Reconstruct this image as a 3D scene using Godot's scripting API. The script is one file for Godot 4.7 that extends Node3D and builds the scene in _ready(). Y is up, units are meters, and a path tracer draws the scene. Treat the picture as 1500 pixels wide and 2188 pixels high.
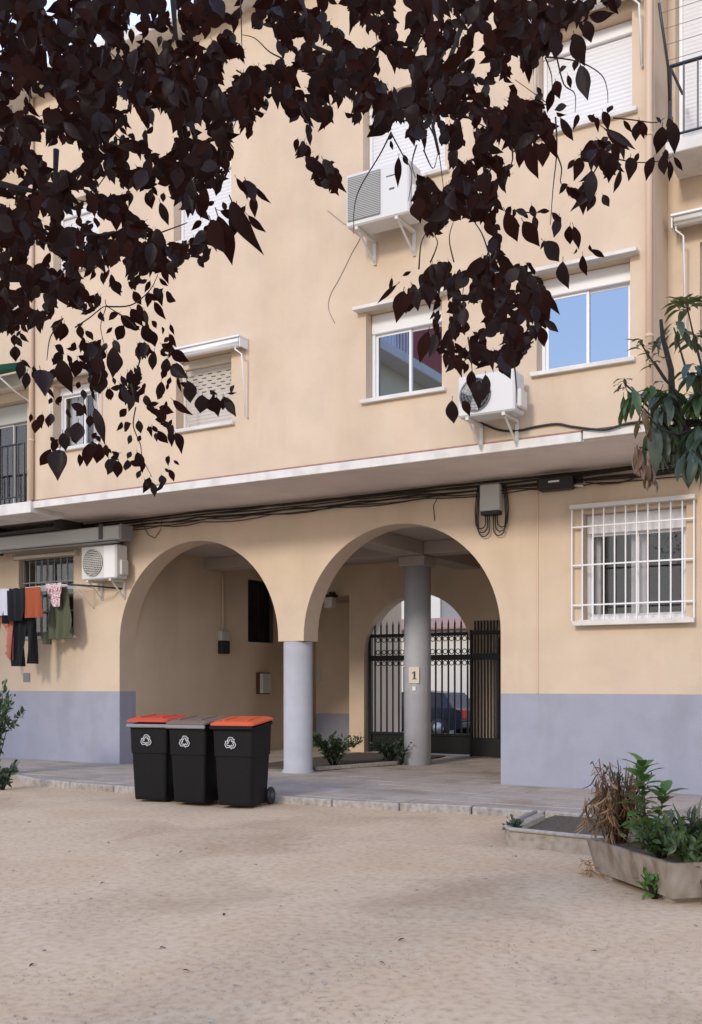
extends Node3D
# A courtyard facade with an arcade, bins, planters and a purple-leaved plum tree.
# x runs along the facade, z points from the facade to the camera, y is up; metres.

const F := 2200.0            # focal length in photograph pixels
const EYE := Vector3(0, 1.38, 12.41)
const YAW := 30.4
const PAVE := 0.08           # top of the pavement
const UZ := 1.5              # plane of the upper facade
const WZ := 0.9              # plane of the set-back wings
var M := {}
var rng := RandomNumberGenerator.new()
var house: Node3D

# ---------------------------------------------------------------- pixels
func ray(px: float, py: float) -> Vector3:
	var a := (px - 750.0) / F
	var t := deg_to_rad(YAW)
	return Vector3(-sin(t) + cos(t) * a, (1460.0 - py) / F, -(cos(t) + sin(t) * a))
func at_depth(px: float, py: float, d: float) -> Vector3:
	return EYE + ray(px, py) * d
func on_ground(px: float, py: float, y := 0.0) -> Vector3:
	var r := ray(px, py)
	return EYE + r * ((y - EYE.y) / r.y)
func on_wall(px: float, py: float, z := 0.0) -> Vector3:
	var r := ray(px, py)
	return EYE + r * ((z - EYE.z) / r.z)

# ---------------------------------------------------------------- mesh helpers
func tool(flat := true) -> SurfaceTool:
	var st := SurfaceTool.new()
	st.begin(Mesh.PRIMITIVE_TRIANGLES)
	st.set_smooth_group(-1 if flat else 0)
	return st
func tri(st: SurfaceTool, a: Vector3, b: Vector3, c: Vector3) -> void:
	st.add_vertex(a); st.add_vertex(b); st.add_vertex(c)
func quad(st: SurfaceTool, a: Vector3, b: Vector3, c: Vector3, d: Vector3) -> void:
	tri(st, a, b, c); tri(st, a, c, d)
# box between two corners, edges chamfered by v
func bx(st: SurfaceTool, lo: Vector3, hi: Vector3, v := 0.0, tf := Transform3D.IDENTITY) -> void:
	var c := (lo + hi) / 2.0
	var h := (hi - lo) / 2.0
	h = h.abs()
	v = minf(v, minf(h.x, minf(h.y, h.z)) * 0.9)
	for ax in 3:
		var bxs := (ax + 1) % 3
		var cx := (ax + 2) % 3
		for s in [-1.0, 1.0]:
			var p := []
			for k in [[-1, -1], [-1, 1], [1, 1], [1, -1]]:
				var q := Vector3.ZERO
				q[ax] = s * h[ax]
				q[bxs] = k[0] * (h[bxs] - v)
				q[cx] = k[1] * (h[cx] - v)
				p.append(tf * (c + q))
			if s > 0: quad(st, p[0], p[1], p[2], p[3])
			else: quad(st, p[3], p[2], p[1], p[0])
	if v <= 0.0: return
	for ax in 3:
		var b := (ax + 1) % 3
		var d := (ax + 2) % 3
		for s1 in [-1.0, 1.0]:
			for s2 in [-1.0, 1.0]:
				var p := []
				for k in [[0, -1], [0, 1], [1, 1], [1, -1]]:
					var q := Vector3.ZERO
					q[ax] = k[1] * (h[ax] - v)
					q[b] = s1 * (h[b] - (v if k[0] == 1 else 0.0))
					q[d] = s2 * (h[d] - (0.0 if k[0] == 1 else v))
					p.append(tf * (c + q))
				if s1 * s2 > 0: quad(st, p[0], p[1], p[2], p[3])
				else: quad(st, p[3], p[2], p[1], p[0])
	for sx in [-1.0, 1.0]:
		for sy in [-1.0, 1.0]:
			for sz in [-1.0, 1.0]:
				var s := Vector3(sx, sy, sz)
				var a := tf * (c + Vector3(h.x, h.y - v, h.z - v) * s)
				var b := tf * (c + Vector3(h.x - v, h.y, h.z - v) * s)
				var d := tf * (c + Vector3(h.x - v, h.y - v, h.z) * s)
				if sx * sy * sz > 0: tri(st, a, d, b)
				else: tri(st, a, b, d)
func tube(st: SurfaceTool, pts: Array, r: float, n := 6, r2 := -1.0) -> void:
	if r2 < 0.0: r2 = r
	var rings := []
	var up := Vector3(0.123, 0.94, 0.31).normalized()
	for i in pts.size():
		var t: Vector3
		if i == 0: t = pts[1] - pts[0]
		elif i == pts.size() - 1: t = pts[i] - pts[i - 1]
		else: t = (pts[i + 1] - pts[i - 1])
		t = t.normalized()
		if absf(t.dot(up)) > 0.95: up = Vector3(0.9, 0.1, 0.42).normalized()
		var e := t.cross(up).normalized()
		var f := t.cross(e).normalized()
		var rr := lerpf(r, r2, float(i) / (pts.size() - 1))
		var ring := []
		for k in n:
			var an := TAU * k / n
			ring.append(pts[i] + (e * cos(an) + f * sin(an)) * rr)
		rings.append(ring)
	for i in rings.size() - 1:
		for k in n:
			var k2 := (k + 1) % n
			quad(st, rings[i][k], rings[i][k2], rings[i + 1][k2], rings[i + 1][k])
	for k in range(1, n - 1):
		tri(st, rings[0][0], rings[0][k + 1], rings[0][k])
		var l: Array = rings[-1]
		tri(st, l[0], l[k], l[k + 1])
func ring(st: SurfaceTool, c: Vector3, e: Vector3, f: Vector3, rad: float, r: float, n := 20, m := 5) -> void:
	var ax := e.cross(f).normalized()
	for i in n:
		var a0 := TAU * i / n
		var a1 := TAU * (i + 1) / n
		for k in m:
			var b0 := TAU * k / m
			var b1 := TAU * (k + 1) / m
			var q := []
			for ab in [[a0, b0], [a0, b1], [a1, b1], [a1, b0]]:
				var d: Vector3 = e * cos(ab[0]) + f * sin(ab[0])
				q.append(c + d * (rad + r * cos(ab[1])) + ax * r * sin(ab[1]))
			quad(st, q[0], q[1], q[2], q[3])
func lathe(st: SurfaceTool, prof: Array, n: int, tf := Transform3D.IDENTITY) -> void:   # prof of Vector2(radius, y)
	for i in prof.size() - 1:
		for k in n:
			var a0 := TAU * k / n
			var a1 := TAU * (k + 1) / n
			var p0: Vector2 = prof[i]
			var p1: Vector2 = prof[i + 1]
			var q := [Vector3(p0.x * cos(a0), p0.y, p0.x * sin(a0)), Vector3(p0.x * cos(a1), p0.y, p0.x * sin(a1)), Vector3(p1.x * cos(a1), p1.y, p1.x * sin(a1)), Vector3(p1.x * cos(a0), p1.y, p1.x * sin(a0))]
			quad(st, tf * q[0], tf * q[1], tf * q[2], tf * q[3])
# a flat outline (x, y) pushed from z0 to z1
func prism(st: SurfaceTool, poly: PackedVector2Array, z0: float, z1: float, tf := Transform3D.IDENTITY) -> void:
	var idx := Geometry2D.triangulate_polygon(poly)
	for i in range(0, idx.size(), 3):
		var a := poly[idx[i]]
		var b := poly[idx[i + 1]]
		var c := poly[idx[i + 2]]
		if (b - a).cross(c - a) > 0:
			var t := b
			b = c
			c = t
		tri(st, tf * Vector3(a.x, a.y, z1), tf * Vector3(b.x, b.y, z1), tf * Vector3(c.x, c.y, z1))
		tri(st, tf * Vector3(a.x, a.y, z0), tf * Vector3(c.x, c.y, z0), tf * Vector3(b.x, b.y, z0))
	var cw := Geometry2D.is_polygon_clockwise(poly)
	for i in poly.size():
		var a := poly[i]
		var b := poly[(i + 1) % poly.size()]
		if not cw:
			var t := a
			a = b
			b = t
		quad(st, tf * Vector3(a.x, a.y, z0), tf * Vector3(b.x, b.y, z0), tf * Vector3(b.x, b.y, z1), tf * Vector3(a.x, a.y, z1))
# a wall slab facing z with rectangular openings [u0, u1, y0, y1]
func wall(st: SurfaceTool, x0: float, x1: float, y0: float, y1: float, zb: float, zf: float, holes: Array) -> void:
	var xs := [x0, x1]
	var ys := [y0, y1]
	for h in holes:
		xs.append(h[0]); xs.append(h[1]); ys.append(h[2]); ys.append(h[3])
	xs.sort(); ys.sort()
	for i in xs.size() - 1:
		for j in ys.size() - 1:
			if xs[i + 1] - xs[i] < 0.001 or ys[j + 1] - ys[j] < 0.001: continue
			var cx: float = (xs[i] + xs[i + 1]) / 2.0
			var cy: float = (ys[j] + ys[j + 1]) / 2.0
			var open := false
			for h in holes:
				if cx > h[0] and cx < h[1] and cy > h[2] and cy < h[3]: open = true
			if open: continue
			quad(st, Vector3(xs[i], ys[j], zf), Vector3(xs[i], ys[j + 1], zf), Vector3(xs[i + 1], ys[j + 1], zf), Vector3(xs[i + 1], ys[j], zf))
			quad(st, Vector3(xs[i], ys[j], zb), Vector3(xs[i + 1], ys[j], zb), Vector3(xs[i + 1], ys[j + 1], zb), Vector3(xs[i], ys[j + 1], zb))
	for h in holes + [[x0, x1, y0, y1]]:
		quad(st, Vector3(h[0], h[2], zb), Vector3(h[0], h[3], zb), Vector3(h[0], h[3], zf), Vector3(h[0], h[2], zf))
		quad(st, Vector3(h[1], h[2], zf), Vector3(h[1], h[3], zf), Vector3(h[1], h[3], zb), Vector3(h[1], h[2], zb))
		quad(st, Vector3(h[0], h[2], zf), Vector3(h[1], h[2], zf), Vector3(h[1], h[2], zb), Vector3(h[0], h[2], zb))
		quad(st, Vector3(h[0], h[3], zb), Vector3(h[1], h[3], zb), Vector3(h[1], h[3], zf), Vector3(h[0], h[3], zf))
func put(called: String, st: SurfaceTool, m: Material, parent: Node = self) -> MeshInstance3D:
	st.generate_normals()
	var o := MeshInstance3D.new()
	o.name = called
	o.mesh = st.commit()
	o.material_override = m
	parent.add_child(o, true)
	return o
func inst(called: String, mesh: Mesh, m: Material, tf: Transform3D, parent: Node) -> MeshInstance3D:
	var o := MeshInstance3D.new()
	o.name = called
	o.mesh = mesh
	o.material_override = m
	o.transform = tf
	parent.add_child(o, true)
	return o
var taken := {}
func numbered(n: String) -> String:
	taken[n] = taken.get(n, -1) + 1
	return n if taken[n] == 0 else "%s_%03d" % [n, taken[n]]
func tag(o: Node, label: String, category: String, group := "") -> void:
	o.set_meta("label", label); o.set_meta("category", category)
	if group != "": o.set_meta("group", group)
func thing(called: String, label: String, category: String, at := Vector3.ZERO, turn := 0.0, group := "") -> Node3D:
	var o := Node3D.new()
	o.name = numbered(called)
	add_child(o)
	o.position = at
	o.rotation_degrees.y = turn
	tag(o, label, category, group)
	return o
func struct(o: Node) -> Node:
	o.set_meta("kind", "structure")
	return o

# ---------------------------------------------------------------- materials
func lin(r: float, g: float, b: float) -> Color:
	return Color(r, g, b).linear_to_srgb()
func noise_tex(size: int, stops: Array, freq: float, oct: int, sd: int, warp := 0.0) -> ImageTexture:
	var n := FastNoiseLite.new()
	n.seed = sd
	n.frequency = freq
	n.fractal_octaves = oct
	n.noise_type = FastNoiseLite.TYPE_SIMPLEX_SMOOTH
	if warp > 0.0:
		n.domain_warp_enabled = true
		n.domain_warp_amplitude = warp
		n.domain_warp_frequency = freq * 2.0
	var src := n.get_seamless_image(size, size)
	var g := Gradient.new()
	g.offsets = PackedFloat32Array()
	var off := PackedFloat32Array()
	var col := PackedColorArray()
	for s in stops:
		off.append(s[0]); col.append(s[1])
	g.offsets = off
	g.colors = col
	var lut := []
	for i in 256: lut.append(g.sample(i / 255.0))
	var img := Image.create(size, size, true, Image.FORMAT_RGB8)
	for y in size:
		for x in size:
			img.set_pixel(x, y, lut[int(src.get_pixel(x, y).r * 255.0)])
	img.generate_mipmaps()
	return ImageTexture.create_from_image(img)
func bump_tex(size: int, freq: float, oct: int, sd: int, strength: float) -> ImageTexture:
	var n := FastNoiseLite.new()
	n.seed = sd
	n.frequency = freq
	n.fractal_octaves = oct
	n.noise_type = FastNoiseLite.TYPE_SIMPLEX_SMOOTH
	var src := n.get_seamless_image(size, size)
	src.convert(Image.FORMAT_RGBA8)
	src.bump_map_to_normal_map(strength)
	src.generate_mipmaps()
	return ImageTexture.create_from_image(src)
func plain(r: float, g: float, b: float, rough := 0.6, metal := 0.0) -> StandardMaterial3D:
	var m := StandardMaterial3D.new()
	m.albedo_color = lin(r, g, b)
	m.roughness = rough
	m.metallic = metal
	return m
func world_mat(tex: Texture2D, scale: float, rough := 0.9, bump: Texture2D = null, depth := 0.5, detail: Texture2D = null) -> StandardMaterial3D:
	var m := StandardMaterial3D.new()
	m.albedo_texture = tex
	m.roughness = rough
	m.uv1_triplanar = true
	m.uv1_world_triplanar = true
	m.uv1_scale = Vector3.ONE * scale
	if bump:
		m.normal_enabled = true
		m.normal_texture = bump
		m.normal_scale = depth
	if detail:
		m.detail_enabled = true
		m.detail_albedo = detail
		m.detail_blend_mode = BaseMaterial3D.BLEND_MODE_MUL
		m.detail_uv_layer = BaseMaterial3D.DETAIL_UV_2
		m.uv2_triplanar = true
		m.uv2_world_triplanar = true
		m.uv2_scale = Vector3.ONE * scale * 0.137
	return m
func tone(r: float, g: float, b: float, spread: float) -> Array:
	var out := []
	for k in [[0.0, 1.0 - spread], [0.35, 1.0 - spread * 0.35], [0.5, 1.0], [0.68, 1.0 + spread * 0.3], [1.0, 1.0 + spread * 0.8]]:
		out.append([k[0], lin(r * k[1], g * k[1], b * k[1])])
	return out
func make_materials() -> void:
	var fine := bump_tex(512, 0.09, 4, 3, 3.0)
	var grain := bump_tex(512, 0.25, 3, 8, 4.0)
	var patch := noise_tex(256, [[0.0, Color(0.95, 0.935, 0.92)], [0.4, Color(0.985, 0.98, 0.975)], [0.6, Color(1, 1, 1)], [1.0, Color(1, 0.985, 0.975)]], 0.02, 4, 21, 20.0)
	M.plaster = world_mat(noise_tex(512, tone(0.62, 0.495, 0.365, 0.07), 0.012, 5, 1, 25.0), 0.22, 0.92, fine, 0.07, patch)
	M.dado = world_mat(noise_tex(512, tone(0.325, 0.335, 0.395, 0.06), 0.014, 5, 2, 25.0), 0.3, 0.75, fine, 0.07, patch)
	M.plaster.uv2_scale = Vector3(0.13, 0.022, 0.13)
	M.dado.uv2_scale = Vector3(0.3, 0.08, 0.3)
	M.column = world_mat(noise_tex(256, tone(0.41, 0.41, 0.44, 0.12), 0.02, 4, 4, 10.0), 0.6, 0.7, fine, 0.2)
	M.soffit = world_mat(noise_tex(256, tone(0.76, 0.68, 0.62, 0.08), 0.015, 5, 5, 20.0), 0.3, 0.92, fine, 0.2, patch)
	M.edge = world_mat(noise_tex(256, tone(0.66, 0.63, 0.59, 0.16), 0.02, 5, 6, 20.0), 0.5, 0.85, fine, 0.2)
	M.terracotta = world_mat(noise_tex(256, tone(0.34, 0.19, 0.14, 0.25), 0.03, 4, 7), 0.8, 0.9, fine, 0.3)
	M.brick = M.terracotta
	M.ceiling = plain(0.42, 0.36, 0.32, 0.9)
	var dirt_patch := noise_tex(512, [[0.0, Color(0.83, 0.77, 0.72)], [0.3, Color(0.93, 0.90, 0.87)], [0.5, Color(1, 0.98, 0.96)], [0.7, Color(0.97, 0.93, 0.89)], [1.0, Color(1, 1, 0.97)]], 0.012, 6, 31, 40.0)
	M.dirt = world_mat(noise_tex(1024, [[0.0, lin(0.38, 0.27, 0.185)], [0.22, lin(0.52, 0.395, 0.26)], [0.5, lin(0.585, 0.455, 0.305)], [0.75, lin(0.605, 0.48, 0.33)], [1.0, lin(0.66, 0.54, 0.41)]], 0.035, 8, 9, 0.0), 0.37, 0.97, grain, 0.08, dirt_patch)
	M.soil = world_mat(noise_tex(256, tone(0.11, 0.085, 0.06, 0.5), 0.06, 5, 10), 1.2, 0.97, grain, 1.0)
	for k in 3:
		var w: float = [1.0, 0.94, 1.05][k]
		M["tile%d" % k] = world_mat(noise_tex(512, [[0.0, lin(0.20, 0.17, 0.14)], [0.36, lin(0.40 * w, 0.355 * w, 0.31 * w)], [0.55, lin(0.49 * w, 0.435 * w, 0.38 * w)], [1.0, lin(0.58, 0.53, 0.48)]], 0.11, 4, 40 + k), 0.9, 0.93, grain, 0.6, dirt_patch)
	M.kerb = world_mat(noise_tex(256, tone(0.40, 0.385, 0.36, 0.35), 0.05, 5, 12), 1.0, 0.93, grain, 0.7, dirt_patch)
	M.concrete = world_mat(noise_tex(512, [[0.0, lin(0.16, 0.105, 0.07)], [0.22, lin(0.29, 0.235, 0.175)], [0.45, lin(0.35, 0.30, 0.24)], [1.0, lin(0.44, 0.395, 0.33)]], 0.02, 7, 13, 0.0), 0.9, 0.93, grain, 0.5)
	M.trough = world_mat(noise_tex(256, [[0.0, lin(0.09, 0.05, 0.03)], [0.28, lin(0.19, 0.135, 0.09)], [0.44, lin(0.27, 0.22, 0.165)], [0.6, lin(0.31, 0.265, 0.21)], [1.0, lin(0.40, 0.355, 0.295)]], 0.02, 6, 18, 0.0), 1.0, 0.93, grain, 0.4)
	M.trough.uv1_scale = Vector3(1.6, 0.55, 1.6)
	M.asphalt = world_mat(noise_tex(256, tone(0.06, 0.06, 0.06, 0.3), 0.1, 3, 14), 0.7, 0.95)
	M.white = plain(0.76, 0.76, 0.77, 0.35)
	M.casing = plain(0.62, 0.615, 0.60, 0.45)
	M.cream = plain(0.66, 0.60, 0.50, 0.45)
	M.offwhite = plain(0.62, 0.61, 0.57, 0.4)
	M.shutter = plain(0.70, 0.70, 0.72, 0.4)
	M.shutter_tan = plain(0.50, 0.46, 0.41, 0.5)
	M.greybox = plain(0.46, 0.47, 0.44, 0.5)
	M.grey = plain(0.22, 0.22, 0.22, 0.5)
	M.darkgrey = plain(0.06, 0.062, 0.066, 0.5)
	M.black = plain(0.012, 0.012, 0.013, 0.5)
	M.cable = plain(0.018, 0.015, 0.013, 0.6)
	M.gate = plain(0.012, 0.012, 0.013, 0.4, 0.3)
	M.rail = plain(0.015, 0.017, 0.025, 0.4)
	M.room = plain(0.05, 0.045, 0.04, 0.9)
	M.curtain = plain(0.78, 0.77, 0.79, 0.95)
	M.pipe = plain(0.60, 0.445, 0.32, 0.6)
	M.galv = plain(0.45, 0.45, 0.44, 0.4, 0.6)
	M.mirror = plain(0.27, 0.365, 0.49, 0.015, 1.0)  # blue of the mirrored sky is partly put into the pane colour
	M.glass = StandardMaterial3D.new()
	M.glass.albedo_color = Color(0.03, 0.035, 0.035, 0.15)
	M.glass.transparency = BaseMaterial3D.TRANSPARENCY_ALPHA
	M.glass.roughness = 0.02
	M.bin = world_mat(noise_tex(256, tone(0.008, 0.008, 0.0085, 0.25), 0.05, 4, 15), 1.5, 0.5)
	M.bin.metallic_specular = 0.28
	M.lid_orange = plain(0.62, 0.10, 0.03, 0.45)
	M.lid_red = plain(0.56, 0.065, 0.03, 0.45)
	M.lid_grey = plain(0.17, 0.115, 0.085, 0.5)
	M.print = plain(0.55, 0.55, 0.55, 0.6)
	M.bark = plain(0.02, 0.015, 0.013, 0.9)
	for k in 3:
		var m := plain([0.0155, 0.0195, 0.015][k], [0.0080, 0.0076, 0.0090][k], [0.0072, 0.0060, 0.0090][k], [0.7, 0.75, 0.5][k])
		m.metallic_specular = [0.14, 0.10, 0.26][k]
		m.backlight_enabled = true
		m.backlight = Color(0.11, 0.035, 0.025)
		m.cull_mode = BaseMaterial3D.CULL_DISABLED
		M["plum%d" % k] = m
	var greens := {"green": [0.042, 0.078, 0.024], "dark_green": [0.022, 0.042, 0.022], "grey_green": [0.06, 0.082, 0.06], "bright_green": [0.055, 0.15, 0.03], "olive": [0.12, 0.115, 0.045], "new_brown": [0.13, 0.085, 0.05], "dead": [0.33, 0.18, 0.085], "dead_dark": [0.10, 0.05, 0.027], "dead_pink": [0.24, 0.14, 0.115]}
	for g in greens:
		var c: Array = greens[g]
		var m := plain(c[0], c[1], c[2], 0.45)
		m.backlight_enabled = true
		m.backlight = Color(0.25, 0.3, 0.1)
		m.cull_mode = BaseMaterial3D.CULL_DISABLED
		M[g] = m

# ---------------------------------------------------------------- windows
func opening(c: float, w: float, y0: float, y1: float) -> Array:
	return [c - w / 2.0, c + w / 2.0, y0, y1]
func window(h: Array, zf: float, kind: String, opt := {}) -> void:
	var d := zf - 0.15
	var st := tool()
	var x0: float = h[0]
	var x1: float = h[1]
	var y0: float = h[2]
	var y1: float = h[3]
	var box: float = opt.get("box", 0.17)
	var fw := 0.045
	var fm: Material = opt.get("frame", M.white)
	# outer frame
	bx(st, Vector3(x0 + 0.002, y0 + 0.002, d - 0.07), Vector3(x0 + fw, y1 - box, d), 0.004)
	bx(st, Vector3(x1 - fw, y0 + 0.002, d - 0.07), Vector3(x1 - 0.002, y1 - box, d), 0.004)
	bx(st, Vector3(x0 + fw, y0 + 0.002, d - 0.07), Vector3(x1 - fw, y0 + fw, d), 0.004)
	var w := put("window", st, fm, house)
	if opt.has("label"): w.set_meta("label", opt.label)
	st = tool()
	bx(st, Vector3(x0 + 0.003, y1 - box, d - 0.09), Vector3(x1 - 0.003, y1 - 0.003, d + 0.015), 0.008)
	put("shutter_box", st, fm, w)
	if not opt.get("no_sill", false):
		st = tool()
		bx(st, Vector3(x0 - 0.06, y0 - 0.05, d + 0.001), Vector3(x1 + 0.06, y0 - 0.001, zf + 0.06), 0.006)
		put("sill", st, M.edge, w)
	if opt.has("shelf"):
		st = tool()
		bx(st, Vector3(x0 - 0.12, y1 + 0.002, zf - 0.05), Vector3(x1 + 0.10, y1 + 0.045, zf + opt.shelf), 0.005)
		put("drip_shelf", st, M.edge, w)
	var top := y1 - box
	if kind == "shutter" or kind == "shutter_holes":
		st = tool(false)
		var n := int((top - y0 - fw) / 0.045)
		var hgt := (top - y0 - fw) / n
		for i in n:                                    # curved slats
			var ya := y0 + fw + i * hgt
			var prev := Vector2.ZERO
			for k in 5:
				var t := k / 4.0
				var p := Vector2(ya + hgt * t, d - 0.035 + 0.009 * sin(PI * t))
				if k > 0: quad(st, Vector3(x0 + fw, prev.x, prev.y), Vector3(x0 + fw, p.x, p.y), Vector3(x1 - fw, p.x, p.y), Vector3(x1 - fw, prev.x, prev.y))
				prev = p
		put("roller_shutter", st, opt.get("shutter", M.shutter), w)
		if kind == "shutter_holes":
			st = tool()
			for i in range(n / 2 + 2, n - 1):
				for k in 5:
					var cx := lerpf(x0 + fw, x1 - fw, (k + (0.5 if i % 2 else 0.9)) / 5.4)
					bx(st, Vector3(cx - 0.035, y0 + fw + i * hgt - 0.006, d - 0.036), Vector3(cx + 0.035, y0 + fw + i * hgt + 0.006, d - 0.029))
			put("light_slots", st, M.room, w).set_meta("kind", "stuff")
	else:
		var mid := (x0 + x1) / 2.0
		for s in 2:
			var a := (x0 + fw) if s == 0 else mid - 0.01
			var b := (mid + 0.02) if s == 0 else x1 - fw
			var z := d - 0.028 - 0.022 * s
			st = tool()
			var e := 0.032
			bx(st, Vector3(a, y0 + fw, z - 0.02), Vector3(a + e, top, z), 0.003)
			bx(st, Vector3(b - e, y0 + fw, z - 0.02), Vector3(b, top, z), 0.003)
			bx(st, Vector3(a + e, y0 + fw, z - 0.02), Vector3(b - e, y0 + fw + e, z), 0.003)
			bx(st, Vector3(a + e, top - e, z - 0.02), Vector3(b - e, top, z), 0.003)
			put("sash", st, fm, w)
			st = tool()
			bx(st, Vector3(a + e, y0 + fw + e, z - 0.012), Vector3(b - e, top - e, z - 0.006))
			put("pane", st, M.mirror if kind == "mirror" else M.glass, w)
	if kind != "mirror" and kind != "shutter" and kind != "shutter_holes":
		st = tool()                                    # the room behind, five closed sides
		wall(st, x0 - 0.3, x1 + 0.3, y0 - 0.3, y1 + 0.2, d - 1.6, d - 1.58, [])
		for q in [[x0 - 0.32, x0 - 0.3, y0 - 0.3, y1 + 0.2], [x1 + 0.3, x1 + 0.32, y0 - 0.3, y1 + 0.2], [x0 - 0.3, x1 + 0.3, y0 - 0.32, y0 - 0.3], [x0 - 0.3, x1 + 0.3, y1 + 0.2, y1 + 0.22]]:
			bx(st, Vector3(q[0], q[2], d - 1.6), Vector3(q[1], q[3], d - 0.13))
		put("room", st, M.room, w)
		for c in opt.get("curtains", []):
			st = tool(false)
			var n := 30
			var prev := Vector3.ZERO
			for i in n + 1:
				var t := float(i) / n
				var p := Vector3(lerpf(c[0], c[1], t), 0, d - 0.16 + 0.018 * sin(t * (c[1] - c[0]) * 70.0))
				if i > 0: quad(st, Vector3(prev.x, y0, prev.z), Vector3(prev.x, top + 0.1, prev.z), Vector3(p.x, top + 0.1, p.z), Vector3(p.x, y0, p.z))
				prev = p
			put("curtain", st, M.curtain, w)
	if opt.has("grille"):
		var g: Dictionary = opt.grille
		for i in g.n:
			st = tool()
			var x := lerpf(g.x0, g.x1, float(i) / (g.n - 1))
			bx(st, Vector3(x - 0.0085, g.y0, g.z - 0.0085), Vector3(x + 0.0085, g.y1, g.z + 0.0085), 0.002)
			put("bar", st, g.m, w)
		for y in g.rails:
			st = tool()
			bx(st, Vector3(g.x0 - 0.01, y - 0.009, g.z - 0.012), Vector3(g.x1 + 0.01, y + 0.009, g.z + 0.012))
			put("cross_bar", st, g.m, w)

# ---------------------------------------------------------------- the house
func arch_outline(c: float, r: float, spring: float, from_left := true) -> Array:
	var out := []
	for i in 41:
		var a := PI * i / 40.0
		out.append(Vector2(c - r * cos(a), spring + r * sin(a)))
	return out
func build_house() -> void:
	house = thing("apartment_building", "peach apartment block with an arcade of two arches and lavender grey dado", "building")
	var L := -18.0
	var R := 5.0
	# ground floor wall: dado pieces, then the wall above with the arches cut out
	var st := tool()
	wall(st, L, -11.6, 0.0, 1.25, -0.38, 0.0, [])
	put("dado", st, M.dado, house)
	st = tool()
	wall(st, -5.045, R, 0.0, 1.25, -0.38, 0.0, [])
	put("dado", st, M.dado, house)
	st = tool()
	var lw := opening(-13.27, 1.31, 2.18, 3.5)
	wall(st, L, -11.6, 1.25, 4.02, -0.38, 0.0, [lw])
	var rw := opening(-3.34, 1.24, 2.16, 3.47)
	wall(st, -5.045, R, 1.25, 4.02, -0.38, 0.0, [rw])
	var poly := PackedVector2Array([Vector2(-11.6, 4.02)])
	var al := arch_outline(-10.055, 1.545, 2.02)
	for p in al: poly.append(p)
	poly.append(Vector2(-8.51, 1.99)); poly.append(Vector2(-8.07, 1.99))
	for p in arch_outline(-6.557, 1.512, 2.04): poly.append(p)
	poly.append(Vector2(-5.045, 4.02))
	poly[1] = Vector2(-11.6, 2.02)
	prism(st, poly, -0.38, 0.0)
	put("arcade_wall", st, M.plaster, house)
	# front column, with a plain round shaft
	st = tool(false)
	lathe(st, [Vector2(0, 0.0), Vector2(0.235, 0.0), Vector2(0.235, 0.10), Vector2(0.212, 0.13), Vector2(0.212, 1.985), Vector2(0, 1.985)], 40, Transform3D(Basis(), Vector3(-8.29, 0.0, -0.19)))
	put("column", st, M.column, house)
	# soffit, edge strip and the upper storeys
	st = tool()
	bx(st, Vector3(L, 4.02, -5.0), Vector3(-11.98, 4.16, WZ))
	bx(st, Vector3(-11.98, 4.02, -5.0), Vector3(-2.72, 4.16, UZ - 0.06))
	bx(st, Vector3(-2.72, 4.02, -5.0), Vector3(R, 4.16, WZ))
	put("floor_slab", st, M.soffit, house)
	st = tool()
	bx(st, Vector3(-11.98, 4.0, UZ - 0.058), Vector3(-3.50, 4.105, UZ + 0.02), 0.006)
	put("edge_strip", st, M.edge, house)
	st = tool()
	bx(st, Vector3(-3.49, 4.03, UZ - 0.058), Vector3(-2.72, 4.125, UZ - 0.01), 0.006)
	put("edge_strip", st, M.edge, house)
	st = tool()
	bx(st, Vector3(-11.98, 4.106, UZ - 0.05), Vector3(-3.50, 4.128, UZ + 0.012), 0.004)
	put("drip_tile_course", st, M.terracotta, house)
	var w1z := opening(-11.05, 0.92, 4.83, 5.78)
	var w1a := opening(-8.70, 0.94, 4.83, 5.80)
	var w1b := opening(-5.68, 1.02, 4.83, 5.90)
	var w1c := opening(-3.49, 1.04, 4.83, 5.90)
	var w2z := opening(-11.05, 0.92, 7.42, 8.45)
	var w2a := opening(-8.72, 0.98, 7.38, 8.45)
	var w2b := opening(-5.68, 1.10, 7.38, 8.50)
	var w2c := opening(-3.47, 1.04, 7.46, 8.50)
	var all := [w1z, w1a, w1b, w1c, w2z, w2a, w2b, w2c]
	st = tool()
	wall(st, -11.98, -2.72, 4.128, 10.15, UZ - 0.3, UZ, all)
	bx(st, Vector3(-11.98, 4.161, WZ - 0.3), Vector3(-11.68, 10.15, UZ - 0.301))
	bx(st, Vector3(-3.02, 4.161, WZ - 0.3), Vector3(-2.72, 10.15, UZ - 0.301))
	put("upper_wall", st, M.plaster, house)
	# wings set back on both sides
	var rd := [-2.64, -1.3, 7.03, 9.1]
	var r1 := [-2.38, -1.3, 4.75, 6.15]
	st = tool()
	wall(st, -2.719, R, 4.161, 10.15, WZ - 0.3, WZ, [rd, r1])
	put("wing_wall", st, M.plaster, house)
	var ld := [-13.75, -12.72, 4.18, 5.9]
	st = tool()
	wall(st, L, -11.981, 4.161, 10.15, WZ - 0.3, WZ, [ld])
	put("wing_wall", st, M.plaster, house)
	st = tool()
	bx(st, Vector3(L, 10.15, -5.4), Vector3(-11.0, 10.3, UZ + 0.35), 0.01)
	bx(st, Vector3(-11.0, 10.15, -5.4), Vector3(R, 10.3, UZ + 0.35), 0.01)
	put("roof", st, M.edge, house)
	st = tool()
	bx(st, Vector3(L, 0.0, -5.0), Vector3(L + 0.2, 10.15, -0.39))
	bx(st, Vector3(R - 0.2, 0.0, -5.0), Vector3(R, 10.15, -0.39))
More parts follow.
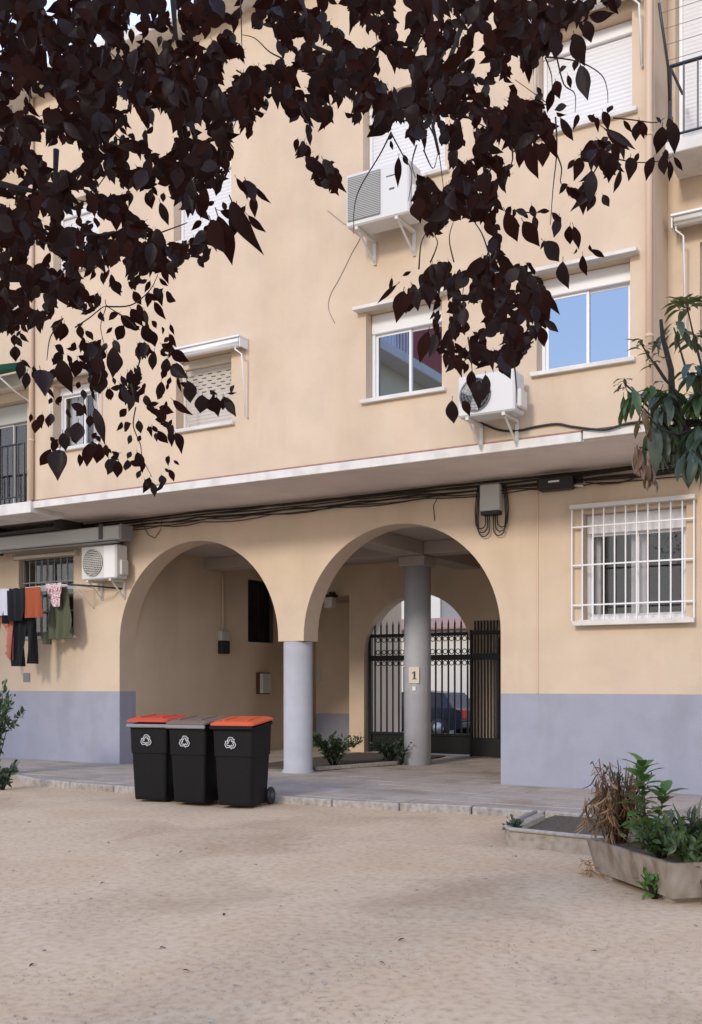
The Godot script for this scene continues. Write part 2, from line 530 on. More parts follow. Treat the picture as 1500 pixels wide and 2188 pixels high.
	wall(st, L + 0.2, R - 0.2, 4.161, 10.15, -5.0, -4.7, [])
	put("outer_wall", st, M.plaster, house)

	# windows of the upper storeys
	window(w1z, UZ, "room", {"box": 0.13, "curtains": [[-11.48, -11.2], [-11.0, -10.65]], "label": "window with pale curtains"})
	window(w1a, UZ, "shutter_holes", {"box": 0.12, "shutter": M.shutter_tan, "frame": M.cream, "label": "closed beige roller shutter with light slots"})
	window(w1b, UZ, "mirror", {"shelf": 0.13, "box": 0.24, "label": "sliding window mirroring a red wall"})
	window(w1c, UZ, "mirror", {"shelf": 0.13, "box": 0.20, "label": "sliding window mirroring the sky, with blue added to the panes"})
	window(w2z, UZ, "shutter", {})
	window(w2a, UZ, "shutter", {})
	window(w2b, UZ, "shutter", {"box": 0.14})
	window(w2c, UZ, "shutter", {"box": 0.14})
	window(rd, WZ, "shutter", {"no_sill": true, "box": 0.15})
	window(r1, WZ, "room", {"curtains": [[-2.3, -1.4]], "box": 0.12})
	window(ld, WZ, "room", {"no_sill": true, "frame": M.greybox, "box": 0.3})
	# ground-floor windows with bars
	window(lw, 0.0, "room", {"box": 0.06, "frame": M.darkgrey, "grille": {"n": 9, "x0": lw[0] + 0.06, "x1": lw[1] - 0.06, "y0": lw[2] + 0.01, "y1": lw[3] - 0.01, "z": -0.06, "rails": [2.6, 3.1], "m": M.grey}})
	var a := on_wall(1222, 1200, 0.07)
	var b := on_wall(1483, 1200, 0.07)
	window(rw, 0.0, "room", {"box": 0.24, "curtains": [[-3.45, -3.25], [-3.92, -3.82], [-2.82, -2.75]], "grille": {"n": 12, "x0": a.x, "x1": b.x, "y0": 2.145, "y1": 3.52, "z": 0.07, "rails": [2.34, 2.83, 3.30], "m": M.white}})
	st = tool()
	bx(st, Vector3(a.x - 0.02, 3.52, 0.002), Vector3(b.x + 0.02, 3.575, 0.12), 0.005)
	put("lintel_shelf", st, M.offwhite, house)
	st = tool()
	bx(st, Vector3(a.x + 0.02, 2.085, 0.062), Vector3(b.x + 0.01, 2.142, 0.13), 0.005)
	put("window_ledge", st, M.edge, house)
	# right balcony
	st = tool()
	bx(st, Vector3(-2.60, 6.87, WZ + 0.002), Vector3(R, 7.0, 1.53), 0.008)
	var bal := put("balcony", st, M.edge, house)
	st = tool()
	tube(st, [Vector3(-2.56, 7.80, 1.48), Vector3(R - 0.1, 7.80, 1.48)], 0.02)
	tube(st, [Vector3(-2.56, 7.08, 1.48), Vector3(R - 0.1, 7.08, 1.48)], 0.014)
	tube(st, [Vector3(-2.56, 7.80, 1.48), Vector3(-2.56, 7.80, WZ + 0.01)], 0.016)
	tube(st, [Vector3(-2.56, 7.0, 1.48), Vector3(-2.56, 7.8, 1.48)], 0.02)
	put("handrail", st, M.rail, bal)
	for i in 34:
		st = tool()
		var x := -2.42 + i * 0.14
		bx(st, Vector3(x - 0.008, 7.08, 1.472), Vector3(x + 0.008, 7.79, 1.488))
		put("baluster", st, M.rail, bal)
	# left balcony
	st = tool()
	bx(st, Vector3(L, 3.93, WZ + 0.002), Vector3(-11.90, 4.10, 1.58), 0.008)
	bal = put("balcony", st, M.edge, house)
	st = tool()
	tube(st, [Vector3(L, 5.0, 1.52), Vector3(-12.1, 5.0, 1.52)], 0.018)
	tube(st, [Vector3(L, 4.2, 1.52), Vector3(-12.1, 4.2, 1.52)], 0.014)
	tube(st, [Vector3(-12.1, 4.1, 1.52), Vector3(-12.1, 5.0, 1.52)], 0.018)
	put("handrail", st, M.rail, bal)
	for i in 22:
		st = tool()
		var x := -12.22 - i * 0.12
		bx(st, Vector3(x - 0.007, 4.2, 1.513), Vector3(x + 0.007, 4.99, 1.527))
		put("baluster", st, M.rail, bal)
	# rain pipes in the corners of the middle bay, painted like the wall
	for p in [[-11.92, UZ + 0.045], [-2.76, UZ + 0.045]]:
		st = tool(false)
		tube(st, [Vector3(p[0], 4.13, p[1]), Vector3(p[0], 10.14, p[1])], 0.036, 12)
		var dp := put("drain_pipe", st, M.pipe, house)
		for y in [5.0, 7.1, 9.2]:
			st = tool(false)
			tube(st, [Vector3(p[0], y, p[1]), Vector3(p[0], y + 0.03, p[1])], 0.043, 12)
			put("pipe_clip", st, M.pipe, dp)
	# thin joint strip down the ground floor wall, vent brick
	st = tool()
	bx(st, Vector3(-4.56, 1.255, 0.001), Vector3(-4.535, 3.95, 0.012), 0.003)
	put("conduit", st, M.pipe, house)
	st = tool()
	for i in 5: bx(st, Vector3(-13.80, 1.41 + i * 0.028, 0.001), Vector3(-13.65, 1.425 + i * 0.028, 0.014))
	bx(st, Vector3(-13.81, 1.40, -0.001), Vector3(-13.64, 1.56, 0.004))
	put("vent_grille", st, M.grey, house)

	# the passage behind the arches
	st = tool()
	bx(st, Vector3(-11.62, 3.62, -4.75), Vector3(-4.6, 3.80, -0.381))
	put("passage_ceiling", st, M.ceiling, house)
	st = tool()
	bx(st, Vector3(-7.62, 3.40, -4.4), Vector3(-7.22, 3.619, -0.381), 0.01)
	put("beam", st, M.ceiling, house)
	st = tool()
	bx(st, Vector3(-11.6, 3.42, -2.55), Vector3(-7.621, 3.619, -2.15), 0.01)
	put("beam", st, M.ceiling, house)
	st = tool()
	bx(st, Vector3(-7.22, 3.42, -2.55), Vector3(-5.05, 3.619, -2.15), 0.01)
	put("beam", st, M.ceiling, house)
	st = tool()
	# side walls: the left one has a dark window
	var tf := Transform3D(Basis(Vector3.UP, PI / 2), Vector3(-11.6, 0, 0))
	var ws := tool()
	wall(ws, 0.381, 6.0, 0.0, 3.619, -0.3, 0.0, [[3.49, 4.33, 2.17, 3.36]])
	ws.generate_normals()
	st.append_from(ws.commit(), 0, tf)
	put("passage_wall", st, M.plaster, house)
	st = tool()
	bx(st, Vector3(-5.045, 0.0, -4.75), Vector3(-4.75, 3.619, -0.381))
	put("passage_wall", st, M.plaster, house)
	st = tool()
	bx(st, Vector3(-11.78, 2.17, -4.34), Vector3(-11.70, 3.36, -3.48))
	var pw := put("passage_window", st, M.black, house)
	for i in 6:
		st = tool()
		var z := -3.55 - i * 0.14
		bx(st, Vector3(-11.655, 2.18, z - 0.008), Vector3(-11.639, 3.35, z + 0.008))
		put("bar", st, M.gate, pw)
	# back wall with two arches to the street
	poly = PackedVector2Array([Vector2(-11.599, 3.05), Vector2(-11.599, 3.619), Vector2(-5.046, 3.619), Vector2(-5.046, 1.95)])
	var ar := arch_outline(-6.0, 0.95, 1.95)
	ar.reverse()
	for p in ar.slice(1): poly.append(p)
	poly.append(Vector2(-6.95, 0.0)); poly.append(Vector2(-7.40, 0.0))
	ar = arch_outline(-8.49, 1.09, 1.93)
	ar.reverse()
	for p in ar: poly.append(p)
	poly.append(Vector2(-9.58, 0.0)); poly.append(Vector2(-9.90, 0.0)); poly.append(Vector2(-9.90, 3.05))
	st = tool()
	prism(st, poly, -4.75, -4.4)
	put("back_wall", st, M.plaster, house)
	st = tool()
	bx(st, Vector3(-11.599, 0.0, -6.0), Vector3(-9.9, 0.75, -5.9))
	put("dado", st, M.dado, house)
	st = tool()
	bx(st, Vector3(-11.599, 0.751, -6.0), Vector3(-9.9, 3.05, -5.9))
	put("recess_wall", st, M.plaster, house)
	st = tool()
	bx(st, Vector3(-9.899, 0.0, -6.0), Vector3(-9.62, 3.05, -4.751))
	put("recess_wall", st, M.plaster, house)
	st = tool()
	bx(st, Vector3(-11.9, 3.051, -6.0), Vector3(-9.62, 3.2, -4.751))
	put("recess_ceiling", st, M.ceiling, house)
	# round pillar in the passage with a square cap
	st = tool(false)
	lathe(st, [Vector2(0, 0), Vector2(0.215, 0.0), Vector2(0.215, 3.24), Vector2(0, 3.24)], 36, Transform3D(Basis(), Vector3(-7.42, 0.0, -2.34)))
	put("pillar", st, M.column, house)
	st = tool()
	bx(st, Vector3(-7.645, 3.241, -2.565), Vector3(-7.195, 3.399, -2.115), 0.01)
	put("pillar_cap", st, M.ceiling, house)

# ---------------------------------------------------------------- ground
func kerb_z(x: float) -> float:
	var k := [[-18.0, 0.95], [-14.0, 1.15], [-12.9, 1.45], [-12.0, 2.0], [-11.0, 2.5], [-9.8, 2.68], [-8.6, 2.70], [-6.5, 2.66], [-5.6, 2.58], [-4.2, 2.38], [-3.4, 2.42], [-2.0, 2.6], [5.0, 2.7]]
	for i in k.size() - 1:
		if x <= k[i + 1][0]: return lerpf(k[i][1], k[i + 1][1], (x - k[i][0]) / (k[i + 1][0] - k[i][0]))
	return 2.7
func build_ground() -> void:
	# packed earth: a finely divided sheet near the camera inside a large plain one
	var n := FastNoiseLite.new()
	n.seed = 5
	n.frequency = 0.55
	n.fractal_octaves = 4
	var st := tool(false)
	var x0 := -16.0
	var z0 := 0.5
	var step := 0.14
	var nx := 150
	var nz := 110
	for j in nz:
		for i in nx:
			var p := []
			for k in [[0, 0], [1, 0], [1, 1], [0, 1]]:
				var x: float = x0 + (i + k[0]) * step
				var z: float = z0 + (j + k[1]) * step
				var e: float = minf(minf(i + k[0], nx - i - k[0]), minf(j + k[1], nz - j - k[1])) / 10.0
				p.append(Vector3(x, n.get_noise_2d(x, z) * 0.016 * clampf(e, 0, 1) - 0.002, z))
			quad(st, p[0], p[1], p[2], p[3])
	var x1 := x0 + nx * step
	var z1 := z0 + nz * step
	for q in [[-60.0, x0, -4.8, 60.0], [x1, 60.0, -4.8, 60.0], [x0, x1, z1, 60.0], [x0, x1, -4.8, z0]]:
		quad(st, Vector3(q[0], -0.002, q[2]), Vector3(q[1], -0.002, q[2]), Vector3(q[1], -0.002, q[3]), Vector3(q[0], -0.002, q[3]))
	struct(put("ground", st, M.dirt))
	# pavement: bedding, paving slabs and kerb stones
	st = tool()
	var x := -18.0
	while x < 4.99:
		var a := kerb_z(x) - 0.13
		var b := kerb_z(x + 0.5) - 0.13
		quad(st, Vector3(x, PAVE - 0.006, -0.0), Vector3(x + 0.5, PAVE - 0.006, 0.0), Vector3(x + 0.5, PAVE - 0.006, b), Vector3(x, PAVE - 0.006, a))
		x += 0.5
	quad(st, Vector3(-11.6, PAVE - 0.006, -5.4), Vector3(-5.0, PAVE - 0.006, -5.4), Vector3(-5.0, PAVE - 0.006, 0.0), Vector3(-11.6, PAVE - 0.006, 0.0))
	quad(st, Vector3(-11.6, PAVE - 0.006, -5.95), Vector3(-9.7, PAVE - 0.006, -5.95), Vector3(-9.7, PAVE - 0.006, -5.4), Vector3(-11.6, PAVE - 0.006, -5.4))
	var pave = put("pavement", st, M.tile1)
	struct(pave)
	var tile := tool()
	bx(tile, Vector3(0.003, -0.03, 0.003), Vector3(0.397, 0.0, 0.397), 0.003)
	tile.generate_normals()
	var tm := tile.commit()
	for i in 57:
		for j in range(-13, 8):
			var tx := -18.0 + i * 0.4
			var tz := j * 0.4
			if tz < -0.01 and (tx < -11.55 or tx > -5.45): continue
			if tz + 0.4 > minf(kerb_z(tx), kerb_z(tx + 0.4)) - 0.12: continue
			if tz < 0 and bed_side(Vector2(tx + 0.2, tz + 0.2)): continue
			if tx < -15.5 or tx > 0.4: continue
			inst("paving_slab", tm, M["tile%d" % rng.randi_range(0, 2)], Transform3D(Basis(), Vector3(tx, PAVE + rng.randf_range(-0.002, 0.002), tz)), pave)
	x = -18.0
	while x < 4.5:
		var len := 0.8
		var a := Vector3(x, 0, kerb_z(x))
		var b := Vector3(x + len, 0, kerb_z(x + len))
		var dir := (b - a).normalized()
		st = tool()
		bx(st, Vector3(0.006, -0.12, -0.125), Vector3((b - a).length() - 0.006, PAVE + 0.006 + rng.randf_range(-0.006, 0.006), 0.0), 0.014, Transform3D(Basis(dir, Vector3.UP, dir.cross(Vector3.UP)), a))
		put("kerb_stone", st, M.kerb, pave)
		x += len
	# the street behind
	st = tool()
	quad(st, Vector3(-60, -0.32, -60), Vector3(40, -0.32, -60), Vector3(40, -0.32, -5.6), Vector3(-60, -0.32, -5.6))
	struct(put("street", st, M.asphalt))
	st = tool()
	bx(st, Vector3(-40, -0.6, -7.4), Vector3(20, -0.17, -5.41), 0.02)
	struct(put("street_pavement", st, M.kerb))
	st = tool()
	bx(st, Vector3(-40, -0.6, -5.409), Vector3(20, 0.06, -4.76), 0.01)
	struct(put("doorstep", st, M.kerb))
func bed_side(p: Vector2) -> bool:      # the planting bed in the passage
	return Geometry2D.is_point_in_polygon(p, PackedVector2Array([Vector2(-9.6, -0.5), Vector2(-8.15, -0.5), Vector2(-7.45, -2.5), Vector2(-7.9, -4.2), Vector2(-9.6, -4.2)]))

# ---------------------------------------------------------------- small fittings
func ac_unit(label: String, lo: Vector3, hi: Vector3, zwall: float, kind: String) -> void:
	var w := hi.x - lo.x
	var h := hi.y - lo.y
	var zf := hi.z
	var o := thing("air_conditioner", label, "air conditioner", Vector3(lo.x + w / 2, lo.y, (lo.z + hi.z) / 2), 0.0, "air conditioners on the facade")
	var q := -o.position
	var tf := Transform3D(Basis(), q)
	var st := tool()
	bx(st, lo, hi, 0.018, tf)
	put("casing", st, M.casing, o)
	var r := h * 0.40
	var c := Vector3(lo.x + h * 0.48, lo.y + h * 0.5, zf) + q
	if kind == "square":
		st = tool()
		bx(st, Vector3(lo.x + 0.03, lo.y + 0.06, zf + 0.001), Vector3(lo.x + w * 0.56, hi.y - 0.04, zf + 0.012), 0.004, tf)
		var g := put("fan_opening", st, M.grey, o)
		st = tool()
		for i in 24: bx(st, Vector3(lo.x + 0.03, lo.y + 0.075 + i * (h - 0.13) / 24, zf + 0.013), Vector3(lo.x + w * 0.56, lo.y + 0.082 + i * (h - 0.13) / 24, zf + 0.018), 0.0, tf)
		put("guard_wires", st, M.greybox, g)
		st = tool()
		bx(st, Vector3(lo.x + w * 0.70, lo.y + h * 0.5, zf + 0.001), Vector3(lo.x + w * 0.78, lo.y + h * 0.53, zf + 0.004), 0.0, tf)
		bx(st, Vector3(lo.x + w * 0.65, lo.y + h * 0.75, zf + 0.001), Vector3(lo.x + w * 0.86, lo.y + h * 0.77, zf + 0.003), 0.0, tf)
		put("badge", st, M.darkgrey, o)
	else:
		st = tool(false)
		lathe(st, [Vector2(0, 0), Vector2(r, 0), Vector2(r, 0.004), Vector2(0, 0.004)], 36, Transform3D(Basis(Vector3.RIGHT, PI / 2), c + Vector3(0, 0, 0.001)))
		var g := put("fan_opening", st, M.darkgrey if kind == "round" else M.grey, o)
		st = tool()
		for k in 3:
			var an := TAU * k / 3.0 + 0.4
			var d := Vector3(cos(an), sin(an), 0)
			var e := Vector3(-sin(an), cos(an), 0)
			quad(st, c + d * r * 0.2 - e * r * 0.15 + Vector3(0, 0, 0.006), c + d * r * 0.9 - e * r * 0.3 + Vector3(0, 0, 0.007), c + d * r * 0.9 + e * r * 0.35 + Vector3(0, 0, 0.012), c + d * r * 0.2 + e * r * 0.2 + Vector3(0, 0, 0.012))
		put("fan", st, M.greybox if kind == "round" else M.grey, g)
		st = tool(false)
		for k in 5: ring(st, c + Vector3(0, 0, 0.022), Vector3.RIGHT, Vector3.UP, r * (0.2 + 0.2 * k), 0.003 if k < 4 else 0.006, 32, 4)
		if kind == "round":
			for k in 20:
				var d := Vector3(cos(TAU * k / 20.0), sin(TAU * k / 20.0), 0)
				tube(st, [c + d * r * 0.2 + Vector3(0, 0, 0.022), c + d * r + Vector3(0, 0, 0.018)], 0.0025, 4)
		put("guard_wires", st, M.grey if kind == "round" else M.offwhite, g)
		if kind == "louvre":
			st = tool()
			for i in 16:
				var y := lo.y + h * (0.1 + 0.8 * i / 15.0)
				var half := sqrt(maxf(0.0, r * r - pow(y - lo.y - h * 0.5, 2)))
				bx(st, Vector3(lo.x + h * 0.48 - half, y - 0.004, zf + 0.016), Vector3(lo.x + h * 0.48 + half, y + 0.004, zf + 0.024), 0.0, tf)
			put("louvre", st, M.offwhite, g)
			st = tool()
			bx(st, Vector3(hi.x - w * 0.34, lo.y + 0.015, zf + 0.001), Vector3(hi.x - 0.03, hi.y - 0.015, zf + 0.006), 0.003, tf)
			put("front_panel", st, M.white, o)
	# valve cover on the side
	st = tool()
	bx(st, Vector3(hi.x + 0.001, lo.y + h * 0.1, lo.z + 0.03), Vector3(hi.x + 0.05, lo.y + h * 0.55, hi.z - 0.06), 0.015, tf)
	put("valve_cover", st, M.offwhite, o)
	for x in [lo.x + w * 0.16, lo.x + w * 0.80]:
		st = tool()
		bx(st, Vector3(x - 0.02, lo.y - 0.036, zwall + 0.002), Vector3(x + 0.02, lo.y - 0.001, hi.z - 0.01), 0.003, tf)
		bx(st, Vector3(x - 0.02, lo.y - 0.30, zwall + 0.002), Vector3(x + 0.02, lo.y - 0.036, zwall + 0.03), 0.003, tf)
		var a := Vector3(x, lo.y - 0.03, hi.z - 0.06) + q
		var b := Vector3(x, lo.y - 0.28, zwall + 0.03) + q
		tube(st, [a, b], 0.016, 4)
		put("bracket", st, M.offwhite, o)
func awning(label: String, x0: float, x1: float, y: float, z: float, drop: float, m: Material, zw := UZ) -> void:
	var o := thing("rolled_awning", label, "awning", Vector3((x0 + x1) / 2, y, z))
	var q := -o.position
	var st := tool(false)
	tube(st, [Vector3(x0, y, z) + q, Vector3(x1, y, z) + q], 0.062, 16)
	put("roll", st, m, o)
	st = tool()
	bx(st, Vector3(x0 - 0.03, y + 0.05, zw + 0.001) + q, Vector3(x1 + 0.03, y + 0.075, z + 0.07) + q, 0.004)
	put("hood", st, M.white, o)
	for x in [x0 - 0.028, x1 + 0.012]:
		st = tool()
		bx(st, Vector3(x, y - 0.07, zw + 0.001) + q, Vector3(x + 0.016, y + 0.049, z + 0.05) + q, 0.004)
		put("end_plate", st, M.white, o)
	if drop > 0.0:
		for x in [x0 + 0.02, x1 - 0.05]:
			st = tool(false)
			tube(st, [Vector3(x, y - 0.06, z + 0.03) + q, Vector3(x, y - 0.10, z + 0.05) + q, Vector3(x + 0.07, y - 0.16, z) + q, Vector3(x + 0.07, y - drop, z - 0.09) + q], 0.011, 8)
			tube(st, [Vector3(x + 0.07, y - drop, z - 0.09) + q, Vector3(x + 0.07, y - drop, zw + 0.002) + q], 0.013, 8)
			put("arm", st, M.white, o)
func cable_run(st: SurfaceTool, pts: Array, r: float, sag := 0.0, jit := 0.0) -> void:
	var out := []
	for i in pts.size() - 1:
		var n := maxi(2, int(pts[i].distance_to(pts[i + 1]) / 0.25))
		for k in n:
			var t := float(k) / n
			var p: Vector3 = pts[i].lerp(pts[i + 1], t)
			p.y -= sag * 4.0 * t * (1.0 - t)
			p += Vector3(0, rng.randf_range(-jit, jit), rng.randf_range(-jit, jit) * 0.4)
			out.append(p)
	out.append(pts[-1])
	tube(st, out, r, 6)
func build_fittings() -> void:
	ac_unit("white air conditioner with a square grey grille under a shuttered window", Vector3(-6.19, 6.74, 1.66), Vector3(-5.36, 7.36, 1.98), UZ, "square")
	ac_unit("white air conditioner with a round black fan below the sliding windows", Vector3(-4.77, 4.33, 1.64), Vector3(-4.10, 4.78, 1.94), UZ, "round")
	ac_unit("white air conditioner with round louvred fan beside the clothes airer", Vector3(-12.09, 3.03, 0.10), Vector3(-11.33, 3.565, 0.36), 0.0, "louvre")
	awning("white rolled awning above the beige slotted shutter", -9.03, -7.98, 5.80, UZ + 0.14, 0.95, M.white)
	awning("pale rolled awning above the top shuttered window beside the rain pipe", -4.1, -2.86, 8.62, UZ + 0.14, 0.75, M.offwhite)
	awning("pale rolled awning under the balcony of the set-back wing", -2.60, -1.0, 6.33, WZ + 0.20, 1.2, M.offwhite, WZ)
	awning("white rolled awning over the window with pale curtains", -11.58, -10.55, 5.87, UZ + 0.12, 0.9, M.offwhite)
	# long awning box over the left window
	var o := thing("awning_cassette", "long grey green awning box above the clothes airer", "awning", Vector3(-12.9, 3.6, 0.3))
	var q := -o.position
	var st := tool()
	bx(st, Vector3(-15.4, 3.62, 0.20) + q, Vector3(-11.19, 3.845, 0.45) + q, 0.02)
	put("box", st, M.greybox, o)
	st = tool()
	bx(st, Vector3(-11.189, 3.61, 0.18) + q, Vector3(-11.14, 3.855, 0.46) + q, 0.01)
	put("end_cap", st, M.grey, o)
	for x in [-14.4, -11.62]:
		st = tool()
		bx(st, Vector3(x, 3.60, 0.002) + q, Vector3(x + 0.10, 3.87, 0.199) + q, 0.006)
		put("bracket", st, M.darkgrey, o)
		st = tool()
		bx(st, Vector3(x + 0.01, 3.64, 0.451) + q, Vector3(x + 0.09, 3.88, 0.47) + q, 0.006)
		put("clamp", st, M.darkgrey, o)
	st = tool()
	bx(st, Vector3(-15.3, 3.575, 0.36) + q, Vector3(-11.25, 3.605, 0.44) + q, 0.008)
	put("front_bar", st, M.grey, o)
	# beige shelf blind over the left window
	o = thing("window_blind", "cream rolled blind fixed right above the barred window with washing", "blind", Vector3(-13.2, 3.5, 0.05))
	q = -o.position
	st = tool(false)
	tube(st, [Vector3(-13.98, 3.535, 0.06) + q, Vector3(-12.50, 3.535, 0.06) + q], 0.035, 12)
	put("roll", st, M.cream, o)
	for x in [-13.99, -12.505]:
		st = tool()
		bx(st, Vector3(x, 3.49, 0.001) + q, Vector3(x + 0.012, 3.58, 0.10) + q, 0.003)
		put("holder", st, M.cream, o)
	# green awning of the left balcony
	o = thing("balcony_awning", "dark green and cream folded awning over the far balcony door", "awning", Vector3(-13.3, 6.2, 1.2))
	q = -o.position
	st = tool()
	bx(st, Vector3(-16.0, 6.05, WZ + 0.001) + q, Vector3(-12.45, 6.28, WZ + 0.18) + q, 0.02)
	put("box", st, M.cream, o)
	st = tool()
	prism(st, PackedVector2Array([Vector2(WZ + 0.182, 6.42), Vector2(1.75, 6.18), Vector2(1.75, 6.12), Vector2(WZ + 0.182, 6.30)]), -16.0, -12.55, Transform3D(Basis(Vector3(0, 0, 1), Vector3(0, 1, 0), Vector3(1, 0, 0)), q))
	put("canopy", st, plain(0.012, 0.13, 0.085, 0.8), o)
	for x in [-12.6]:
		st = tool(false)
		tube(st, [Vector3(x, 6.14, 1.72) + q, Vector3(x + 0.05, 5.9, 1.3) + q, Vector3(x + 0.1, 5.75, WZ + 0.03) + q, Vector3(x + 0.1, 4.9, WZ + 0.03) + q], 0.014, 8)
		put("arm", st, M.white, o)
	# cables along the wall under the soffit
	o = thing("cable_bundle", "black cables sagging along the wall under the overhang", "cables", Vector3(-8.0, 3.93, 0.05))
	q = -o.position
	for k in 7:
		st = tool(false)
		var y := 3.985 - 0.022 * k
		var pts := []
		var x := -17.5
		while x < -2.4:
			pts.append(Vector3(x, y + rng.randf_range(-0.02, 0.012), 0.03 + 0.014 * (k % 3)) + q)
			x += rng.randf_range(0.8, 1.7)
		pts.append(Vector3(-2.0, y, 0.03) + q)
		cable_run(st, pts, [0.016, 0.012, 0.010, 0.013, 0.008, 0.009, 0.007][k], 0.012 * k * 0.5, 0.004)
		put("cable", st, M.cable, o)
	st = tool(false)
	cable_run(st, [Vector3(-5.9, 3.9, 0.02) + q, Vector3(-6.0, 3.75, 0.015) + q, Vector3(-5.98, 3.55, 0.012) + q], 0.005, 0.0, 0.0)
	cable_run(st, [Vector3(-11.1, 3.93, 0.03) + q, Vector3(-10.98, 3.72, 0.02) + q, Vector3(-10.84, 3.66, 0.02) + q, Vector3(-10.72, 3.78, 0.03) + q, Vector3(-10.68, 3.93, 0.04) + q], 0.005, 0.0, 0.0)
	cable_run(st, [Vector3(-3.9, 3.84, 0.1) + q, Vector3(-3.5, 3.80, 0.05) + q, Vector3(-3.2, 3.90, 0.03) + q, Vector3(-2.6, 3.96, 0.03) + q], 0.009, 0.02, 0.0)
	put("loose_cable", st, M.cable, o)
	# junction box with loops
	o = thing("junction_box", "pale grey junction box with black cable loops above the arch", "junction box", Vector3(-5.15, 3.58, 0.06))
	q = -o.position
	st = tool()
	bx(st, Vector3(-5.285, 3.595, 0.002) + q, Vector3(-5.015, 3.935, 0.13) + q, 0.012)
	put("cover", st, M.greybox, o)
	st = tool()
	bx(st, Vector3(-5.275, 3.545, 0.004) + q, Vector3(-5.025, 3.594, 0.12) + q, 0.006)
	put("gland_strip", st, M.black, o)
	for k in 6:
		st = tool(false)
		var s := -1.0 if k % 2 == 0 else 1.0
		var x := -5.15 + s * (0.03 + 0.025 * (k / 2))
		var e := -5.15 + s * (0.18 + 0.02 * (k / 2))
		var low := 3.36 + 0.05 * (k / 2)
		var pts := [Vector3(x, 3.55, 0.06) + q, Vector3(x, low + 0.04, 0.06) + q]
		for i in range(0, 11):
			var an := PI * i / 10.0
			pts.append(Vector3((x + e) / 2 - (e - x) / 2 * cos(an), low - absf(e - x) * 0.55 * sin(an), 0.055) + q)
		pts.append(Vector3(e + 0.01 * s, low + 0.15, 0.05) + q)
		pts.append(Vector3(e, 3.75, 0.05) + q)
		pts.append(Vector3(e - 0.03 * s, 3.95, 0.05) + q)
		tube(st, pts, 0.008, 6)
		put("cable_loop", st, M.cable, o)
	o = thing("terminal_box", "black cable terminal box under the soffit beside the wall joint", "terminal box", Vector3(-4.27, 3.77, 0.1))
	q = -o.position
	st = tool()
	bx(st, Vector3(-4.50, 3.775, 0.002) + q, Vector3(-4.04, 3.945, 0.19) + q, 0.03)
	put("case", st, M.black, o)
	st = tool()
	bx(st, Vector3(-4.34, 3.86, 0.191) + q, Vector3(-4.20, 3.882, 0.194) + q)
	put("sticker", st, M.white, o)
	for k in 3:
		st = tool(false)
		tube(st, [Vector3(-4.04, 3.81 + 0.04 * k, 0.1) + q, Vector3(-3.93, 3.80 + 0.05 * k, 0.09) + q], 0.014, 8)
		put("connector", st, M.cream if k == 0 else M.black, o)
	# cord hanging below the upper conditioner and pipe from the middle one
	o = thing("hanging_wire", "thin wire curling down the wall below the square-grille conditioner", "wire", Vector3(-6.4, 5.9, 1.51))
	q = -o.position
	st = tool(false)
	var pl := []
	for p in [[700, 450], [735, 478], [770, 500], [752, 540], [725, 595], [706, 630], [702, 660], [715, 690]]: pl.append(on_wall(p[0], p[1], 1.506) + q)
	tube(st, eased(pl), 0.004, 5)
	put("wire", st, M.grey, o)
	o = thing("conditioner_hose", "black hose running from the round-fan conditioner along the wall", "hose", Vector3(-4.0, 4.2, 1.52))
	q = -o.position
	st = tool(false)
	pl = []
	for p in [[1008, 901], [1030, 905], [1060, 917], [1085, 921], [1115, 919], [1145, 912], [1190, 906], [1225, 912], [1290, 918], [1340, 905], [1385, 900]]: pl.append(on_wall(p[0], p[1], 1.52) + q)
	tube(st, eased(pl), 0.013, 8)
	put("hose", st, M.cable, o)
	# clothes line bracket of the right balcony
	o = thing("clothes_line_bracket", "black tilted clothes line bracket on the right balcony railing", "clothes line", Vector3(-2.56, 7.8, 1.5))
	st = tool(false)
	tube(st, [Vector3(-2.56, 7.45, 1.503), Vector3(-2.56, 7.75, 1.56), Vector3(-2.56, 8.20, 1.95)], 0.014, 6)
	var arm := put("arm", st, M.rail, o)
	arm.position = -o.position
	for k in 4:
		st = tool(false)
		var p := Vector3(-2.56, 7.80 + 0.11 * k, 1.60 + 0.095 * k)
		tube(st, [p, p + Vector3(3.5, 0, 0)], 0.003, 4)
		put("line", st, M.grey, o).position = -o.position

# ---------------------------------------------------------------- washing
# rows of [y, left x, right x] become a hanging cloth with folds
func garment(called: String, label: String, category: String, parts: Array, z: float, m: Material, seed_: float) -> void:
	var c: Array = parts[0][0]
	var o := MeshInstance3D.new()
	var st := tool(false)
	for rows in parts:
		for side in [0.0, 0.008]:
			var prev := []
			for j in rows.size() * 3 - 2:
				var i: int = j / 3
				var t: float = (j % 3) / 3.0
				var r0: Array = rows[i]
				var r1: Array = rows[mini(i + 1, rows.size() - 1)]
				var y := lerpf(r0[0], r1[0], t)
				var xl := lerpf(r0[1], r1[1], t)
				var xr := lerpf(r0[2], r1[2], t)
				var line := []
				for k in 15:
					var x := lerpf(xl, xr, k / 14.0)
					var fold: float = (c[0] - y) * 0.06 + 0.006
					line.append(Vector3(x, y, z + side + fold * sin(x * 38.0 + seed_ + y * 2.0) + fold * 0.5 * sin(x * 83.0 + seed_ * 2.0)))
				if j > 0:
					for k in 14: quad(st, prev[k], line[k], line[k + 1], prev[k + 1])
				prev = line
	o = put(numbered(called), st, m)
	tag(o, label, category)
